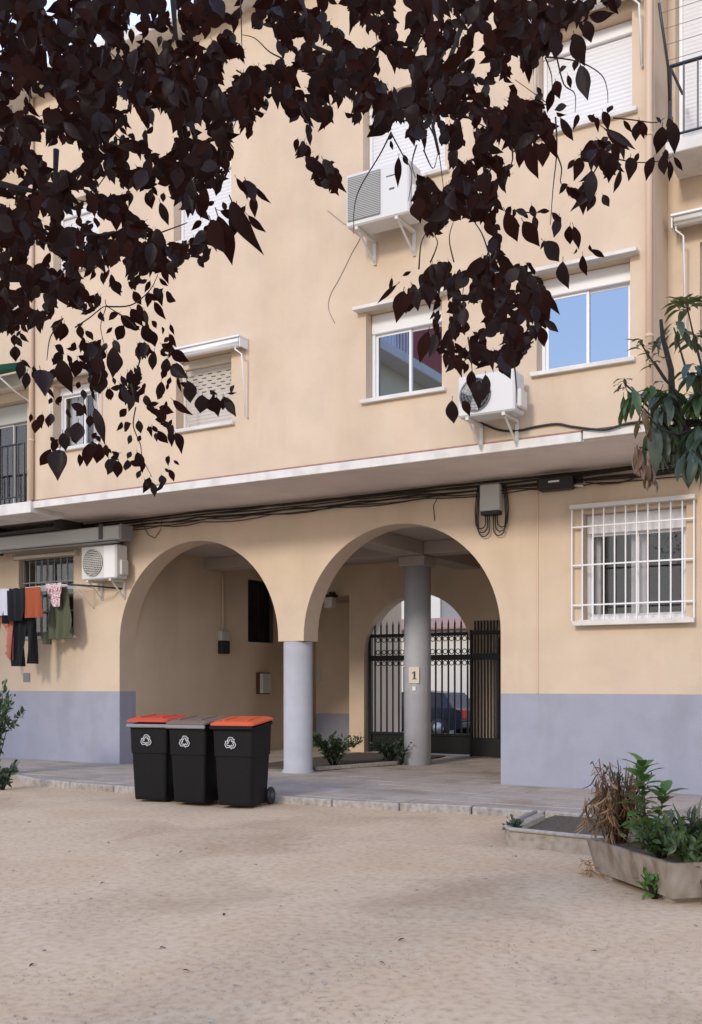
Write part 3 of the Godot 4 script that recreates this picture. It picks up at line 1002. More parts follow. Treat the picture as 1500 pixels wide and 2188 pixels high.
func build_washing() -> void:
	var o := thing("clothes_airer", "white wire clothes airer fixed below the barred left window", "clothes airer", Vector3(-13.0, 2.9, 0.3))
	var q := -o.position
	for x in [-14.2, -12.15]:
		var st := tool(false)
		tube(st, [Vector3(x, 2.94, 0.0) + q, Vector3(x, 2.955, 0.35) + q, Vector3(x, 2.93, 0.70) + q], 0.011, 8)
		tube(st, [Vector3(x, 2.60, 0.005) + q, Vector3(x, 2.93, 0.45) + q], 0.008, 8)
		put("arm", st, M.white, o)
	for k in 6:
		var st := tool(false)
		var z := 0.12 + 0.11 * k
		tube(st, [Vector3(-14.2, 2.945, z) + q, Vector3(-13.2, 2.93, z) + q, Vector3(-12.15, 2.945, z) + q], 0.0045, 5)
		put("line", st, M.white, o)
	var st2 := tool(false)
	tube(st2, [Vector3(-12.15, 2.95, 0.60) + q, Vector3(-11.75, 2.92, 0.36) + q, Vector3(-11.55, 2.90, 0.005) + q], 0.014, 6)
	put("stay", st2, M.black, o)
	var wh := plain(0.66, 0.67, 0.74, 0.95)
	var z := 0.67
	garment("white_shirt", "white shirt pegged on the clothes airer", "shirt", [[[2.935, -14.05, -13.40], [2.7, -14.08, -13.38], [2.50, -14.06, -13.40]]], z, wh, 0.3)
	garment("pink_trousers", "salmon pink trousers hanging behind the white shirt", "trousers", [[[2.935, -13.95, -13.52], [2.5, -13.97, -13.5]], [[2.52, -13.97, -13.76], [2.1, -13.92, -13.78], [1.80, -13.86, -13.80]], [[2.52, -13.72, -13.40], [2.1, -13.55, -13.34], [1.76, -13.46, -13.33]]], z - 0.11, plain(0.56, 0.20, 0.14, 0.95), 1.3)
	garment("black_jumper", "black long-sleeved jumper hanging on the clothes airer", "jumper", [[[2.935, -13.38, -13.02], [2.6, -13.40, -13.02], [2.40, -13.40, -13.04]], [[2.9, -13.44, -13.36], [2.6, -13.50, -13.40], [2.36, -13.53, -13.43]]], z, plain(0.010, 0.010, 0.014, 0.95), 2.0)
	garment("black_trousers", "black trousers with one leg hanging lower than the olive garment", "trousers", [[[2.935, -13.36, -12.9], [2.4, -13.36, -12.90]], [[2.42, -13.36, -13.12], [1.9, -13.36, -13.16], [1.66, -13.37, -13.15]], [[2.42, -13.05, -12.9], [1.9, -13.02, -12.92], [1.70, -13.02, -12.93]]], z - 0.11, plain(0.012, 0.012, 0.014, 0.95), 2.6)
	garment("rust_towel", "rust orange towel on the clothes airer", "towel", [[[2.93, -13.03, -12.68], [2.7, -13.04, -12.67], [2.44, -13.03, -12.66]]], z, plain(0.36, 0.085, 0.035, 0.97), 3.1)
	garment("patterned_cloth", "small white and red patterned cloth at the end of the airer", "cloth", [[[3.0, -12.78, -12.42], [2.85, -12.74, -12.42], [2.62, -12.60, -12.46]]], z - 0.22, world_mat(noise_tex(128, [[0.0, Color(0.7, 0.1, 0.1)], [0.42, Color(0.75, 0.3, 0.3)], [0.47, Color(0.85, 0.85, 0.88)], [1.0, Color(0.9, 0.9, 0.93)]], 0.05, 3, 77), 4.0), 4.0)
	garment("olive_garment", "crumpled olive green trousers hanging at the end of the airer", "trousers", [[[2.94, -12.75, -12.42], [2.5, -12.80, -12.34], [2.2, -12.84, -12.30], [2.1, -12.80, -12.36]], [[2.2, -12.98, -12.78], [2.02, -12.92, -12.80]]], z - 0.33, plain(0.10, 0.105, 0.065, 0.95), 5.0)

# ---------------------------------------------------------------- passage contents
func build_passage() -> void:
	# gates
	var spec := [[-9.575, -7.405, "black iron gate with spikes in the wide back arch behind the pillar"], [-6.945, -5.05, "black iron gate beside the right passage wall"]]
	for s in spec:
		var o := thing("iron_gate", s[2], "gate", Vector3((s[0] + s[1]) / 2, PAVE, -4.58))
		var q := -o.position
		var x0: float = s[0] + 0.01
		var x1: float = s[1] - 0.01
		var st := tool()
		for y in [[2.24, 2.30], [1.80, 1.90], [0.42, 0.47], [0.10, 0.15]]: bx(st, Vector3(x0, y[0], -4.61) + q, Vector3(x1, y[1], -4.55) + q, 0.004)
		for x in [x0, (x0 + x1) / 2 - 0.03, x1 - 0.06]: bx(st, Vector3(x, PAVE + 0.01, -4.62) + q, Vector3(x + 0.06, 2.32, -4.54) + q, 0.004)
		put("frame", st, M.gate, o)
		st = tool()
		bx(st, Vector3(x0 + 0.06, 0.15, -4.585) + q, Vector3(x1 - 0.06, 0.42, -4.575) + q)
		put("kick_plate", st, M.gate, o)
		var n := int((x1 - x0) / 0.125)
		for i in range(1, n):
			var x := lerpf(x0, x1, float(i) / n)
			st = tool()
			bx(st, Vector3(x - 0.014, 0.47, -4.594) + q, Vector3(x + 0.014, 2.46, -4.566) + q, 0.003)
			lathe(st, [Vector2(0.02, 2.46), Vector2(0.012, 2.49), Vector2(0, 2.56)], 6, Transform3D(Basis(), Vector3(x, 0, -4.58) + q))
			put("bar", st, M.gate, o)
			for y in [2.19, 1.96, 1.75]:
				st = tool(false)
				ring(st, Vector3(x + (x1 - x0) / n / 2, y, -4.58) + q, Vector3.RIGHT, Vector3.UP, 0.042, 0.008, 12, 4)
				put("scroll", st, M.gate, o)
	# open gate leaf folded against the pier
	var g := thing("gate_leaf", "black gate leaf of close bars standing open against the back pier", "gate", Vector3(-7.17, PAVE, -4.35))
	var st := tool()
	for y in [[0.02, 0.34], [1.72, 1.82], [2.16, 2.22]]: bx(st, Vector3(-0.18, y[0], -0.02), Vector3(0.38, y[1], 0.02), 0.004)
	for x in [-0.22, 0.38]: bx(st, Vector3(x, 0.01, -0.03), Vector3(x + 0.04, 2.24, 0.03), 0.004)
	put("frame", st, M.gate, g)
	for i in 9:
		st = tool()
		bx(st, Vector3(-0.14 + i * 0.06, 0.34, -0.012), Vector3(-0.115 + i * 0.06, 2.40, 0.012), 0.003)
		put("bar", st, M.gate, g)
	# plaque on the pillar
	var dirn := Vector3(EYE.x + 7.42, 0, EYE.z + 2.34).normalized()
	var left := dirn.rotated(Vector3.UP, deg_to_rad(-14))
	var pb := Basis(Vector3.UP.cross(left), Vector3.UP, left)
	var pl := thing("number_plaque", "small cream plaque with a black figure 1 on the passage pillar", "sign", Vector3(-7.42, 1.38, -2.34) + left * 0.216)
	pl.transform.basis = pb
	st = tool()
	bx(st, Vector3(-0.085, 0, 0), Vector3(0.085, 0.26, 0.012), 0.002)
	put("plate", st, M.cream, pl)
	var tm := TextMesh.new()
	tm.text = "1"
	var fnt := SystemFont.new()
	fnt.font_names = PackedStringArray(["Droid Serif"])
	fnt.font_weight = 700
	tm.font = fnt
	tm.font_size = 16
	tm.pixel_size = 0.0105
	tm.depth = 0.004
	inst("figure", tm, M.black, Transform3D(Basis(), Vector3(0, 0.12, 0.0145)), pl)
	var sw := thing("door_bell", "small white square under the plaque on the passage pillar", "bell", Vector3(-7.42, 1.26, -2.34) + left * 0.216)
	sw.transform.basis = pb
	st = tool()
	bx(st, Vector3(-0.03, 0, 0), Vector3(0.03, 0.07, 0.015), 0.004)
	put("plate", st, M.white, sw)
	# meter boxes and conduit on the left passage wall
	var o := thing("meter_box", "grey fuse box under a vertical conduit on the passage wall", "meter box", Vector3(-11.6, 1.92, -2.67))
	st = tool()
	bx(st, Vector3(0.002, 0.0, -0.13), Vector3(0.10, 0.24, 0.12), 0.01)
	put("case", st, M.black, o)
	st = tool()
	bx(st, Vector3(0.002, 0.241, -0.13), Vector3(0.10, 0.42, 0.12), 0.01)
	put("upper_case", st, M.greybox, o)
	st = tool(false)
	tube(st, [Vector3(0.03, 0.42, 0.0), Vector3(0.03, 1.68, 0.0)], 0.022, 8)
	put("conduit", st, M.pipe, o)
	o = thing("notice_box", "white box on a brown board low on the passage wall", "box", Vector3(-11.6, 1.17, -4.0))
	st = tool()
	bx(st, Vector3(0.002, 0.0, -0.20), Vector3(0.02, 0.42, 0.26), 0.004)
	put("board", st, plain(0.12, 0.05, 0.03, 0.7), o)
	st = tool()
	bx(st, Vector3(0.021, 0.02, -0.14), Vector3(0.09, 0.40, 0.16), 0.008)
	put("case", st, M.greybox, o)
	o = thing("wall_lamp", "small unlit lantern high on the back passage wall", "lamp", Vector3(-10.22, 2.77, -4.4))
	st = tool()
	bx(st, Vector3(-0.02, 0.30, 0.002), Vector3(0.02, 0.34, 0.2), 0.004)
	bx(st, Vector3(-0.11, 0.24, 0.06), Vector3(0.11, 0.29, 0.28), 0.01)
	put("hood", st, M.black, o)
	st = tool()
	bx(st, Vector3(-0.085, 0.04, 0.085), Vector3(0.085, 0.239, 0.255), 0.01)
	put("shade", st, M.offwhite, o)
	o = thing("entry_panel", "small pale entry panel on the back passage wall behind the column", "panel", Vector3(on_wall(680, 1440, -5.9).x, 1.40, -5.9))
	st = tool()
	bx(st, Vector3(-0.14, 0.0, 0.002), Vector3(-0.05, 0.30, 0.03), 0.004)
	bx(st, Vector3(0.0, 0.03, 0.002), Vector3(0.08, 0.28, 0.03), 0.004)
	put("plates", st, M.greybox, o)
	o = thing("ceiling_hatch", "small dark square hatch in the passage ceiling", "hatch", Vector3(-6.25, 3.60, -1.2))
	st = tool()
	bx(st, Vector3(-0.16, -0.012, -0.16), Vector3(0.16, 0.019, 0.16), 0.003)
	put("lid", st, M.darkgrey, o)
	# planting bed with kerb
	o = thing("passage_bed", "low planting bed edged with a thin kerb inside the passage", "planting bed", Vector3(-8.6, PAVE, -2.3))
	q_bed(o)
	bush("passage_shrub", "feathery green shrub growing in the bed behind the front column", Vector3(-8.36, PAVE + 0.02, -1.30), 0.56, 0.50, 800, "green", 0.075, 5)
	bush("passage_shrub", "low dark green plant in the bed beside the round pillar", Vector3(-8.05, PAVE + 0.02, -2.6), 0.36, 0.5, 500, "dark_green", 0.08, 6)
	bush("passage_shrub", "small dark plant close to the foot of the round pillar", Vector3(-7.55, PAVE + 0.02, -2.02), 0.36, 0.18, 60, "dark_green", 0.07, 7)
func q_bed(o: Node3D) -> void:
	var q := -o.position
	var st := tool()
	var poly := PackedVector2Array([Vector2(-9.55, 0.55), Vector2(-8.18, 0.55), Vector2(-7.72, 2.1), Vector2(-7.78, 4.15), Vector2(-9.55, 4.15)])
	prism(st, poly, -0.002, 0.02, Transform3D(Basis(Vector3.RIGHT, Vector3(0, 0, -1), Vector3.UP), Vector3(0, PAVE, 0) + q))
	put("soil", st, M.soil, o)
	for k in 4:
		var a := Vector3(-8.18, PAVE, -0.5).lerp(Vector3(-7.68, PAVE, -2.12), k / 4.0)
		var b := Vector3(-8.18, PAVE, -0.5).lerp(Vector3(-7.68, PAVE, -2.12), (k + 1) / 4.0)
		var d := (b - a).normalized()
		st = tool()
		bx(st, Vector3(0.004, 0.003, -0.03), Vector3((b - a).length() - 0.004, 0.06, 0.03), 0.006, Transform3D(Basis(d, Vector3.UP, d.cross(Vector3.UP)), a + q))
		put("kerb_stone", st, M.kerb, o)
# ---------------------------------------------------------------- beyond
func car(label: String, at: Vector3, turn: float, m: Material) -> void:
	var o := thing("parked_car", label, "car", at, turn, "")
	var st := tool(false)
	var prof := PackedVector2Array([Vector2(-2.0, 0.32), Vector2(-2.06, 0.55), Vector2(-2.0, 0.86), Vector2(-1.75, 0.95), Vector2(1.0, 0.93), Vector2(1.75, 0.80), Vector2(1.98, 0.62), Vector2(2.02, 0.34), Vector2(1.6, 0.26), Vector2(-1.6, 0.26)])
	st = tool()
	prism(st, prof, -0.84, 0.84)
	put("body", st, m, o)
	st = tool()
	var lowp := [Vector2(-1.72, 0.951), Vector2(-1.35, 1.40), Vector2(-0.2, 1.47), Vector2(0.35, 1.40), Vector2(1.08, 0.931)]
	for i in lowp.size() - 1:
		var a: Vector2 = lowp[i]
		var b: Vector2 = lowp[i + 1]
		var wa := 0.80 - (a.y - 0.93) * 0.32
		var wb := 0.80 - (b.y - 0.93) * 0.32
		quad(st, Vector3(a.x, a.y, wa), Vector3(a.x, a.y, -wa), Vector3(b.x, b.y, -wb), Vector3(b.x, b.y, wb))
		for s in [-1.0, 1.0]: quad(st, Vector3(a.x, 0.94, 0.80 * s), Vector3(a.x, a.y, wa * s), Vector3(b.x, b.y, wb * s), Vector3(b.x, 0.94, 0.80 * s))
	put("cabin", st, m, o)
	for s in [-1.0, 1.0]:
		for w in [[-1.42, -0.55], [-0.47, 0.62]]:
			st = tool()
			var z: float = 0.745 * s
			var z2: float = 0.665 * s
			quad(st, Vector3(w[0], 1.0, z + 0.045 * s), Vector3(w[0] + (0.22 if w[0] < -1 else 0.0), 1.36, z2 + 0.012 * s), Vector3(w[1] - (0.35 if w[1] > 0 else 0.0), 1.36, z2 + 0.012 * s), Vector3(w[1], 1.0, z + 0.045 * s))
			put("side_window", st, M.black, o)
		for x in [-1.25, 1.28]:
			st = tool(false)
			lathe(st, [Vector2(0, -0.1), Vector2(0.29, -0.1), Vector2(0.315, -0.07), Vector2(0.315, 0.07), Vector2(0.29, 0.1), Vector2(0, 0.1)], 24, Transform3D(Basis(Vector3.RIGHT, PI / 2), Vector3(x, 0.315, 0.76 * s)))
			var wh := put("wheel", st, M.black, o)
			st = tool(false)
			lathe(st, [Vector2(0, 0.0), Vector2(0.19, 0.0), Vector2(0.19, 0.01), Vector2(0, 0.02)], 16, Transform3D(Basis(Vector3.RIGHT, PI / 2 * s), Vector3(x, 0.315, 0.862 * s)))
			put("rim", st, M.galv, wh)
		st = tool()
		bx(st, Vector3(-2.08, 0.62, 0.52 * s), Vector3(-1.9, 0.90, 0.83 * s), 0.02)
		put("tail_light", st, plain(0.45, 0.01, 0.01, 0.2), o)
		st = tool()
		bx(st, Vector3(1.85, 0.58, 0.5 * s), Vector3(1.99, 0.72, 0.8 * s), 0.03)
		put("headlight", st, M.white, o)
	st = tool()
	quad(st, Vector3(0.42, 1.36, 0.6), Vector3(0.42, 1.36, -0.6), Vector3(1.03, 0.985, -0.7), Vector3(1.03, 0.985, 0.7))
	put("windscreen", st, M.black, o)
	st = tool()
	bx(st, Vector3(-2.09, 0.34, -0.82), Vector3(-1.98, 0.52, 0.82), 0.03)
	put("bumper", st, M.darkgrey, o)
func build_beyond() -> void:
	car("dark blue car parked in the street behind the gate", at_on(892, 33.0, -0.32), 176.0, plain(0.008, 0.012, 0.035, 0.25, 0.3))
	car("white car parked in the street to the side of the dark blue car", at_on(668, 27.5, -0.32), -8.0, plain(0.6, 0.6, 0.6, 0.3))
	var o := thing("street_house", "low cream house with terracotta eaves across the street", "building", Vector3(-18, -0.32, -26))
	var st := tool()
	wall(st, -22.0, 22.0, 0.0, 3.9, -6.0, 0.0, [[-9.0, -7.8, 0.9, 2.4], [-2.0, -0.8, 0.9, 2.4], [3.0, 4.2, 0.9, 2.4]])
	put("wall", st, plain(0.62, 0.58, 0.50, 0.9), o)
	st = tool()
	prism(st, PackedVector2Array([Vector2(0.5, 3.9), Vector2(0.5, 3.98), Vector2(-3.0, 4.6), Vector2(-6.4, 3.98), Vector2(-6.4, 3.9)]), -22.2, 22.2, Transform3D(Basis(Vector3(0, 0, 1), Vector3.UP, Vector3(1, 0, 0)), Vector3.ZERO))
	put("roof", st, M.terracotta, o)
	for x in [-9.0, -2.0, 3.0]:
		st = tool()
		bx(st, Vector3(x + 0.02, 0.92, -0.2), Vector3(x + 1.18, 2.38, -0.15))
		put("window", st, M.darkgrey, o)
	o = thing("tall_street_building", "tall pale building rising behind the low cream house", "building", Vector3(-20, -0.32, -38))
	st = tool()
	var holes := []
	for i in 8:
		for j in 3: holes.append([-20.0 + i * 4.0, -18.7 + i * 4.0, 5.2 + j * 3.0, 6.6 + j * 3.0])
	wall(st, -24.0, 20.0, 0.0, 14.0, -8.0, 0.0, holes)
	put("wall", st, plain(0.62, 0.60, 0.55, 0.9), o)
	for h in holes:
		st = tool()
		bx(st, Vector3(h[0] + 0.02, h[2] + 0.02, -0.2), Vector3(h[1] - 0.02, h[3] - 0.02, -0.15))
		put("window", st, M.grey, o)
	# the court's side wing and the red block, seen only in the window panes
	o = thing("side_wing", "cream wing with wide grey eaves mirrored in the sliding window", "building", Vector3(-15.2, 0, 25))
	st = tool()
	var tf := Transform3D(Basis(Vector3.UP, PI / 2), Vector3.ZERO)
	var ws := tool()
	wall(ws, -14.0, 9.0, 0.0, 11.2, -2.8, 0.0, [[2.0, 3.1, 8.4, 10.2], [5.4, 6.6, 8.4, 10.2], [-3.0, -1.9, 8.4, 10.2]])
	ws.generate_normals()
	st.append_from(ws.commit(), 0, tf)
	put("wall", st, plain(0.78, 0.66, 0.46, 0.9), o)
	for z in [2.0, 5.4, -3.0]:
		st = tool()
		bx(st, Vector3(-0.2, 8.42, -z - 1.08), Vector3(-0.15, 10.18, -z - 0.02))
		put("window", st, plain(0.16, 0.07, 0.035, 0.6), o)
	st = tool()
	bx(st, Vector3(-3.0, 11.2, -9.0), Vector3(0.7, 11.5, 14.0), 0.02)
	put("eaves", st, M.soffit, o)
	o = thing("red_block", "tall red rendered block mirrored in the sliding window", "building", Vector3(-20.5, 0, 33.5))
	st = tool()
	bx(st, Vector3(-6, 0, -4.5), Vector3(0, 21, 8))
	put("wall", st, plain(0.40, 0.095, 0.07, 0.9), o)
	st = tool()
	for i in 14: bx(st, Vector3(0.6, 14.0, -8.4 + i * 0.28), Vector3(0.66, 16.2, -8.34 + i * 0.28))
	bx(st, Vector3(0.0, 13.8, -8.5), Vector3(0.8, 14.0, -4.51))
	bx(st, Vector3(-6, 0, -8.5), Vector3(-0.01, 17, -4.51))
	put("balcony_side", st, M.white, o)
func at_on(px: float, d: float, y: float) -> Vector3:
	var p := at_depth(px, 1460, d)
	p.y = y
	return p

# ---------------------------------------------------------------- bins
func bin(label: String, at: Vector3, turn: float, lid: Material, rim: Material, lid_open: float) -> void:
	var o := thing("wheelie_bin", label, "bin", at, turn, "wheelie bins in front of the arcade")
	o.scale = Vector3(1.06, 1.03, 1.06)
	var st := tool(false)
	# body: rounded rectangle rings from bottom to top, local z+ is the front with the print
	var rings := []
	var slope := 0.10
	for lv in [[0.03, 0.385, 0.42, 0.0], [0.06, 0.395, 0.43, 0.0], [0.55, 0.435, 0.475, 0.0], [0.56, 0.452, 0.492, 0.0], [0.83, 0.468, 0.51, 0.0], [0.835, 0.49, 0.535, 0.0], [0.87, 0.49, 0.535, 0.0]]:
		var rg := rrect(lv[1], lv[2], 0.045, lv[0], -0.01)
		if lv[0] > 0.8:
			for k in rg.size(): rg[k].y += (0.27 - rg[k].z) * slope
		rings.append(rg)
	st = tool()
	var n: int = rings[0].size()
	for i in rings.size() - 1:
		for k in n:
			var k2 := (k + 1) % n
			quad(st, rings[i][k], rings[i + 1][k], rings[i + 1][k2], rings[i][k2])
	for k in range(1, n - 1): tri(st, rings[0][0], rings[0][k], rings[0][k + 1])
	var body := put("body", st, M.bin, o)
	st = tool()
	bx(st, Vector3(-0.245, 0.845, 0.262), Vector3(0.245, 0.885, 0.295), 0.01)
	put("front_rim", st, rim, body)
	# lid: shallow tray that rises to the hinge, with a raised panel
	st = tool()
	var tilt := Transform3D(Basis(Vector3.RIGHT, atan(slope) + lid_open), Vector3(0, 0.885 + 0.054, -0.275))
	var lo := rrect(0.505, 0.575, 0.05, 0.0, 0.275)
	var hi := rrect(0.505, 0.575, 0.05, 0.018, 0.275)
	var up := rrect(0.43, 0.48, 0.05, 0.038, 0.27)
	for k in n:
		var k2 := (k + 1) % n
		quad(st, tilt * lo[k], tilt * hi[k], tilt * hi[k2], tilt * lo[k2])
		quad(st, tilt * hi[k], tilt * up[k], tilt * up[k2], tilt * hi[k2])
	for k in range(1, n - 1):
		tri(st, tilt * up[0], tilt * up[k + 1], tilt * up[k])
		tri(st, tilt * lo[0], tilt * lo[k], tilt * lo[k + 1])
	var l := put("lid", st, lid, o)
	st = tool()
	for x in [-0.13, 0.13]: bx(st, Vector3(x - 0.012, 0.032, 0.09), Vector3(x + 0.012, 0.050, 0.46), 0.006, tilt)
	put("rib", st, lid, l)
	st = tool(false)
	tube(st, [Vector3(-0.2, 0.92, -0.315), Vector3(0.2, 0.92, -0.315)], 0.016, 8)
	put("handle", st, M.bin, o)
	st = tool()
	bx(st, Vector3(-0.2, 0.86, -0.31), Vector3(0.2, 0.92, -0.272), 0.006)
	put("hinge", st, M.bin, o)
	for s in [-1.0, 1.0]:
		st = tool(false)
		lathe(st, [Vector2(0, -0.02), Vector2(0.085, -0.02), Vector2(0.097, -0.012), Vector2(0.097, 0.012), Vector2(0.085, 0.02), Vector2(0, 0.02)], 24, Transform3D(Basis(Vector3(0, 0, 1), PI / 2), Vector3(0.215 * s, 0.097, -0.26)))
		var w := put("wheel", st, M.black, o)
		st = tool(false)
		lathe(st, [Vector2(0, 0.0), Vector2(0.05, 0.0), Vector2(0.045, 0.008), Vector2(0, 0.012)], 16, Transform3D(Basis(Vector3(0, 0, 1), -PI / 2 * s), Vector3(0.235 * s, 0.097, -0.26)))
		put("hub", st, M.darkgrey, w)
	st = tool()
	bx(st, Vector3(-0.2, 0.08, -0.275), Vector3(0.2, 0.115, -0.20), 0.006)
	put("axle", st, M.black, o)
	# recycling mark: three chasing arrows
	st = tool()
	for k in 3:
		var b := Basis(Vector3(0, 0, 1), TAU * k / 3.0)
		var tf := Transform3D(Basis(Vector3.RIGHT, deg_to_rad(-2.0)) * b, Vector3(-0.02, 0.70, 0.2535))
		for seg in arrow_outline():
			var d: Vector2 = (seg[1] - seg[0]).normalized()
			var nn := Vector2(-d.y, d.x) * 0.0035
			prism(st, PackedVector2Array([seg[0] - nn, seg[1] - nn, seg[1] + nn, seg[0] + nn]), -0.002, 0.002, tf)
	put("recycling_mark", st, M.print, body)
func arrow_outline() -> Array:
	var p := [Vector2(-0.035, 0.028), Vector2(-0.018, 0.062), Vector2(0.020, 0.062), Vector2(0.034, 0.038), Vector2(0.046, 0.044), Vector2(0.036, 0.016), Vector2(0.008, 0.020), Vector2(0.019, 0.027), Vector2(0.010, 0.042), Vector2(-0.006, 0.042), Vector2(-0.016, 0.020)]
	var out := []
	for i in p.size(): out.append([p[i], p[(i + 1) % p.size()]])
	return out
func rrect(w: float, d: float, r: float, y: float, zc: float) -> Array:
	var out := []
	for q in 4:
		var cx := (w / 2 - r) * (1 if q == 0 or q == 3 else -1)
		var cz := (d / 2 - r) * (1 if q < 2 else -1)
		for k in 5:
			var a := PI / 2 * q + PI / 2 * k / 4.0
			out.append(Vector3(cx + r * cos(a), y, zc + cz + r * sin(a)))
	return out

# ---------------------------------------------------------------- leaves
var leaf_cache := {}
func leaf_mesh(ratio: float, fold: float, curl: float, shape: String) -> ArrayMesh:
	var key := "%s %.2f %.2f %.2f" % [shape, ratio, fold, curl]
	if leaf_cache.has(key): return leaf_cache[key]
	var st := tool(false)
	var n := 10
	var L := []
	var C := []
	var R := []
	for i in n + 1:
		var t := float(i) / n
		var w: float
		if shape == "ovate": w = pow(sin(PI * pow(t, 0.92)), 0.9) * (1.0 if t < 0.62 else 1.0 - 0.45 * pow((t - 0.62) / 0.38, 1.3)) * 1.04
		elif shape == "lance": w = pow(sin(PI * pow(t, 1.25)), 0.85)
		else: w = pow(sin(PI * t), 0.6)
		w *= ratio / 2.0
		var z := -curl * t * t
		var y := t - curl * curl * t * t * 0.25
		C.append(Vector3(0, y, z))
		L.append(Vector3(-w * cos(fold), y, z + w * sin(fold) + 0.012 * sin(t * 19.0)))
		R.append(Vector3(w * cos(fold), y, z + w * sin(fold) + 0.012 * sin(t * 17.0 + 1.0)))
	for i in n:
		quad(st, C[i], L[i], L[i + 1], C[i + 1])
		quad(st, R[i], C[i], C[i + 1], R[i + 1])
	# stalk
	quad(st, Vector3(-0.012, -0.16, 0.0), Vector3(-0.012, 0.02, 0), Vector3(0.012, 0.02, 0), Vector3(0.012, -0.16, 0.0))
	st.generate_normals()
	leaf_cache[key] = st.commit()
	return leaf_cache[key]
func leaf_tf(base: Vector3, along: Vector3, normal: Vector3) -> Transform3D:
	var l := along.length()
	var y := along / l
	var x := y.cross(normal).normalized()
	var z := x.cross(y)
	return Transform3D(Basis(x * l, y * l, z * l), base)
func rand_dir() -> Vector3:
	return Vector3(rng.randfn(), rng.randfn(), rng.randfn()).normalized()
func join(list: Array, m: Material, called: String, parent: Node) -> MeshInstance3D:      # [mesh, transform] into one
	var st := SurfaceTool.new()
	st.begin(Mesh.PRIMITIVE_TRIANGLES)
	for e in list: st.append_from(e[0], 0, e[1])
	var o := MeshInstance3D.new()
	o.name = called
	o.mesh = st.commit()
	o.material_override = m
	parent.add_child(o, true)
	o.set_meta("kind", "stuff")
	return o
func bush(called: String, label: String, at: Vector3, h: float, r: float, n: int, m: String, len: float, sd: int) -> Node3D:
	rng.seed = 900 + sd
	var o := thing(called, label, "plant", at)
	var st := tool(false)
	var list := []
	for k in 18:
		var an := rng.randf() * TAU
		var tip := Vector3(cos(an) * r * rng.randf_range(0.3, 0.95), h * rng.randf_range(0.6, 1.0), sin(an) * r * rng.randf_range(0.3, 0.95))
		var mid := tip * 0.5 + Vector3(0, h * 0.15, 0)
		tube(st, [Vector3(tip.x * 0.08, -0.01, tip.z * 0.08), mid, tip], 0.008, 5, 0.003)
		for i in n / 18:
			var t := rng.randf_range(0.15, 1.02)
			var p := (mid * 2.0 * t if t < 0.5 else mid.lerp(tip, t * 2.0 - 1.0)) + rand_dir() * 0.04
			p.y = maxf(p.y, 0.02)
			var d := (rand_dir() + Vector3(0, 0.35, 0) + tip.normalized() * 0.5).normalized()
			list.append([leaf_mesh(0.42, 0.3, 0.35, "ovate"), leaf_tf(p, d * len * rng.randf_range(0.6, 1.2), rand_dir())])
	put("stems", st, M.bark, o)
	join(list, M[m], "foliage", o)
	return o

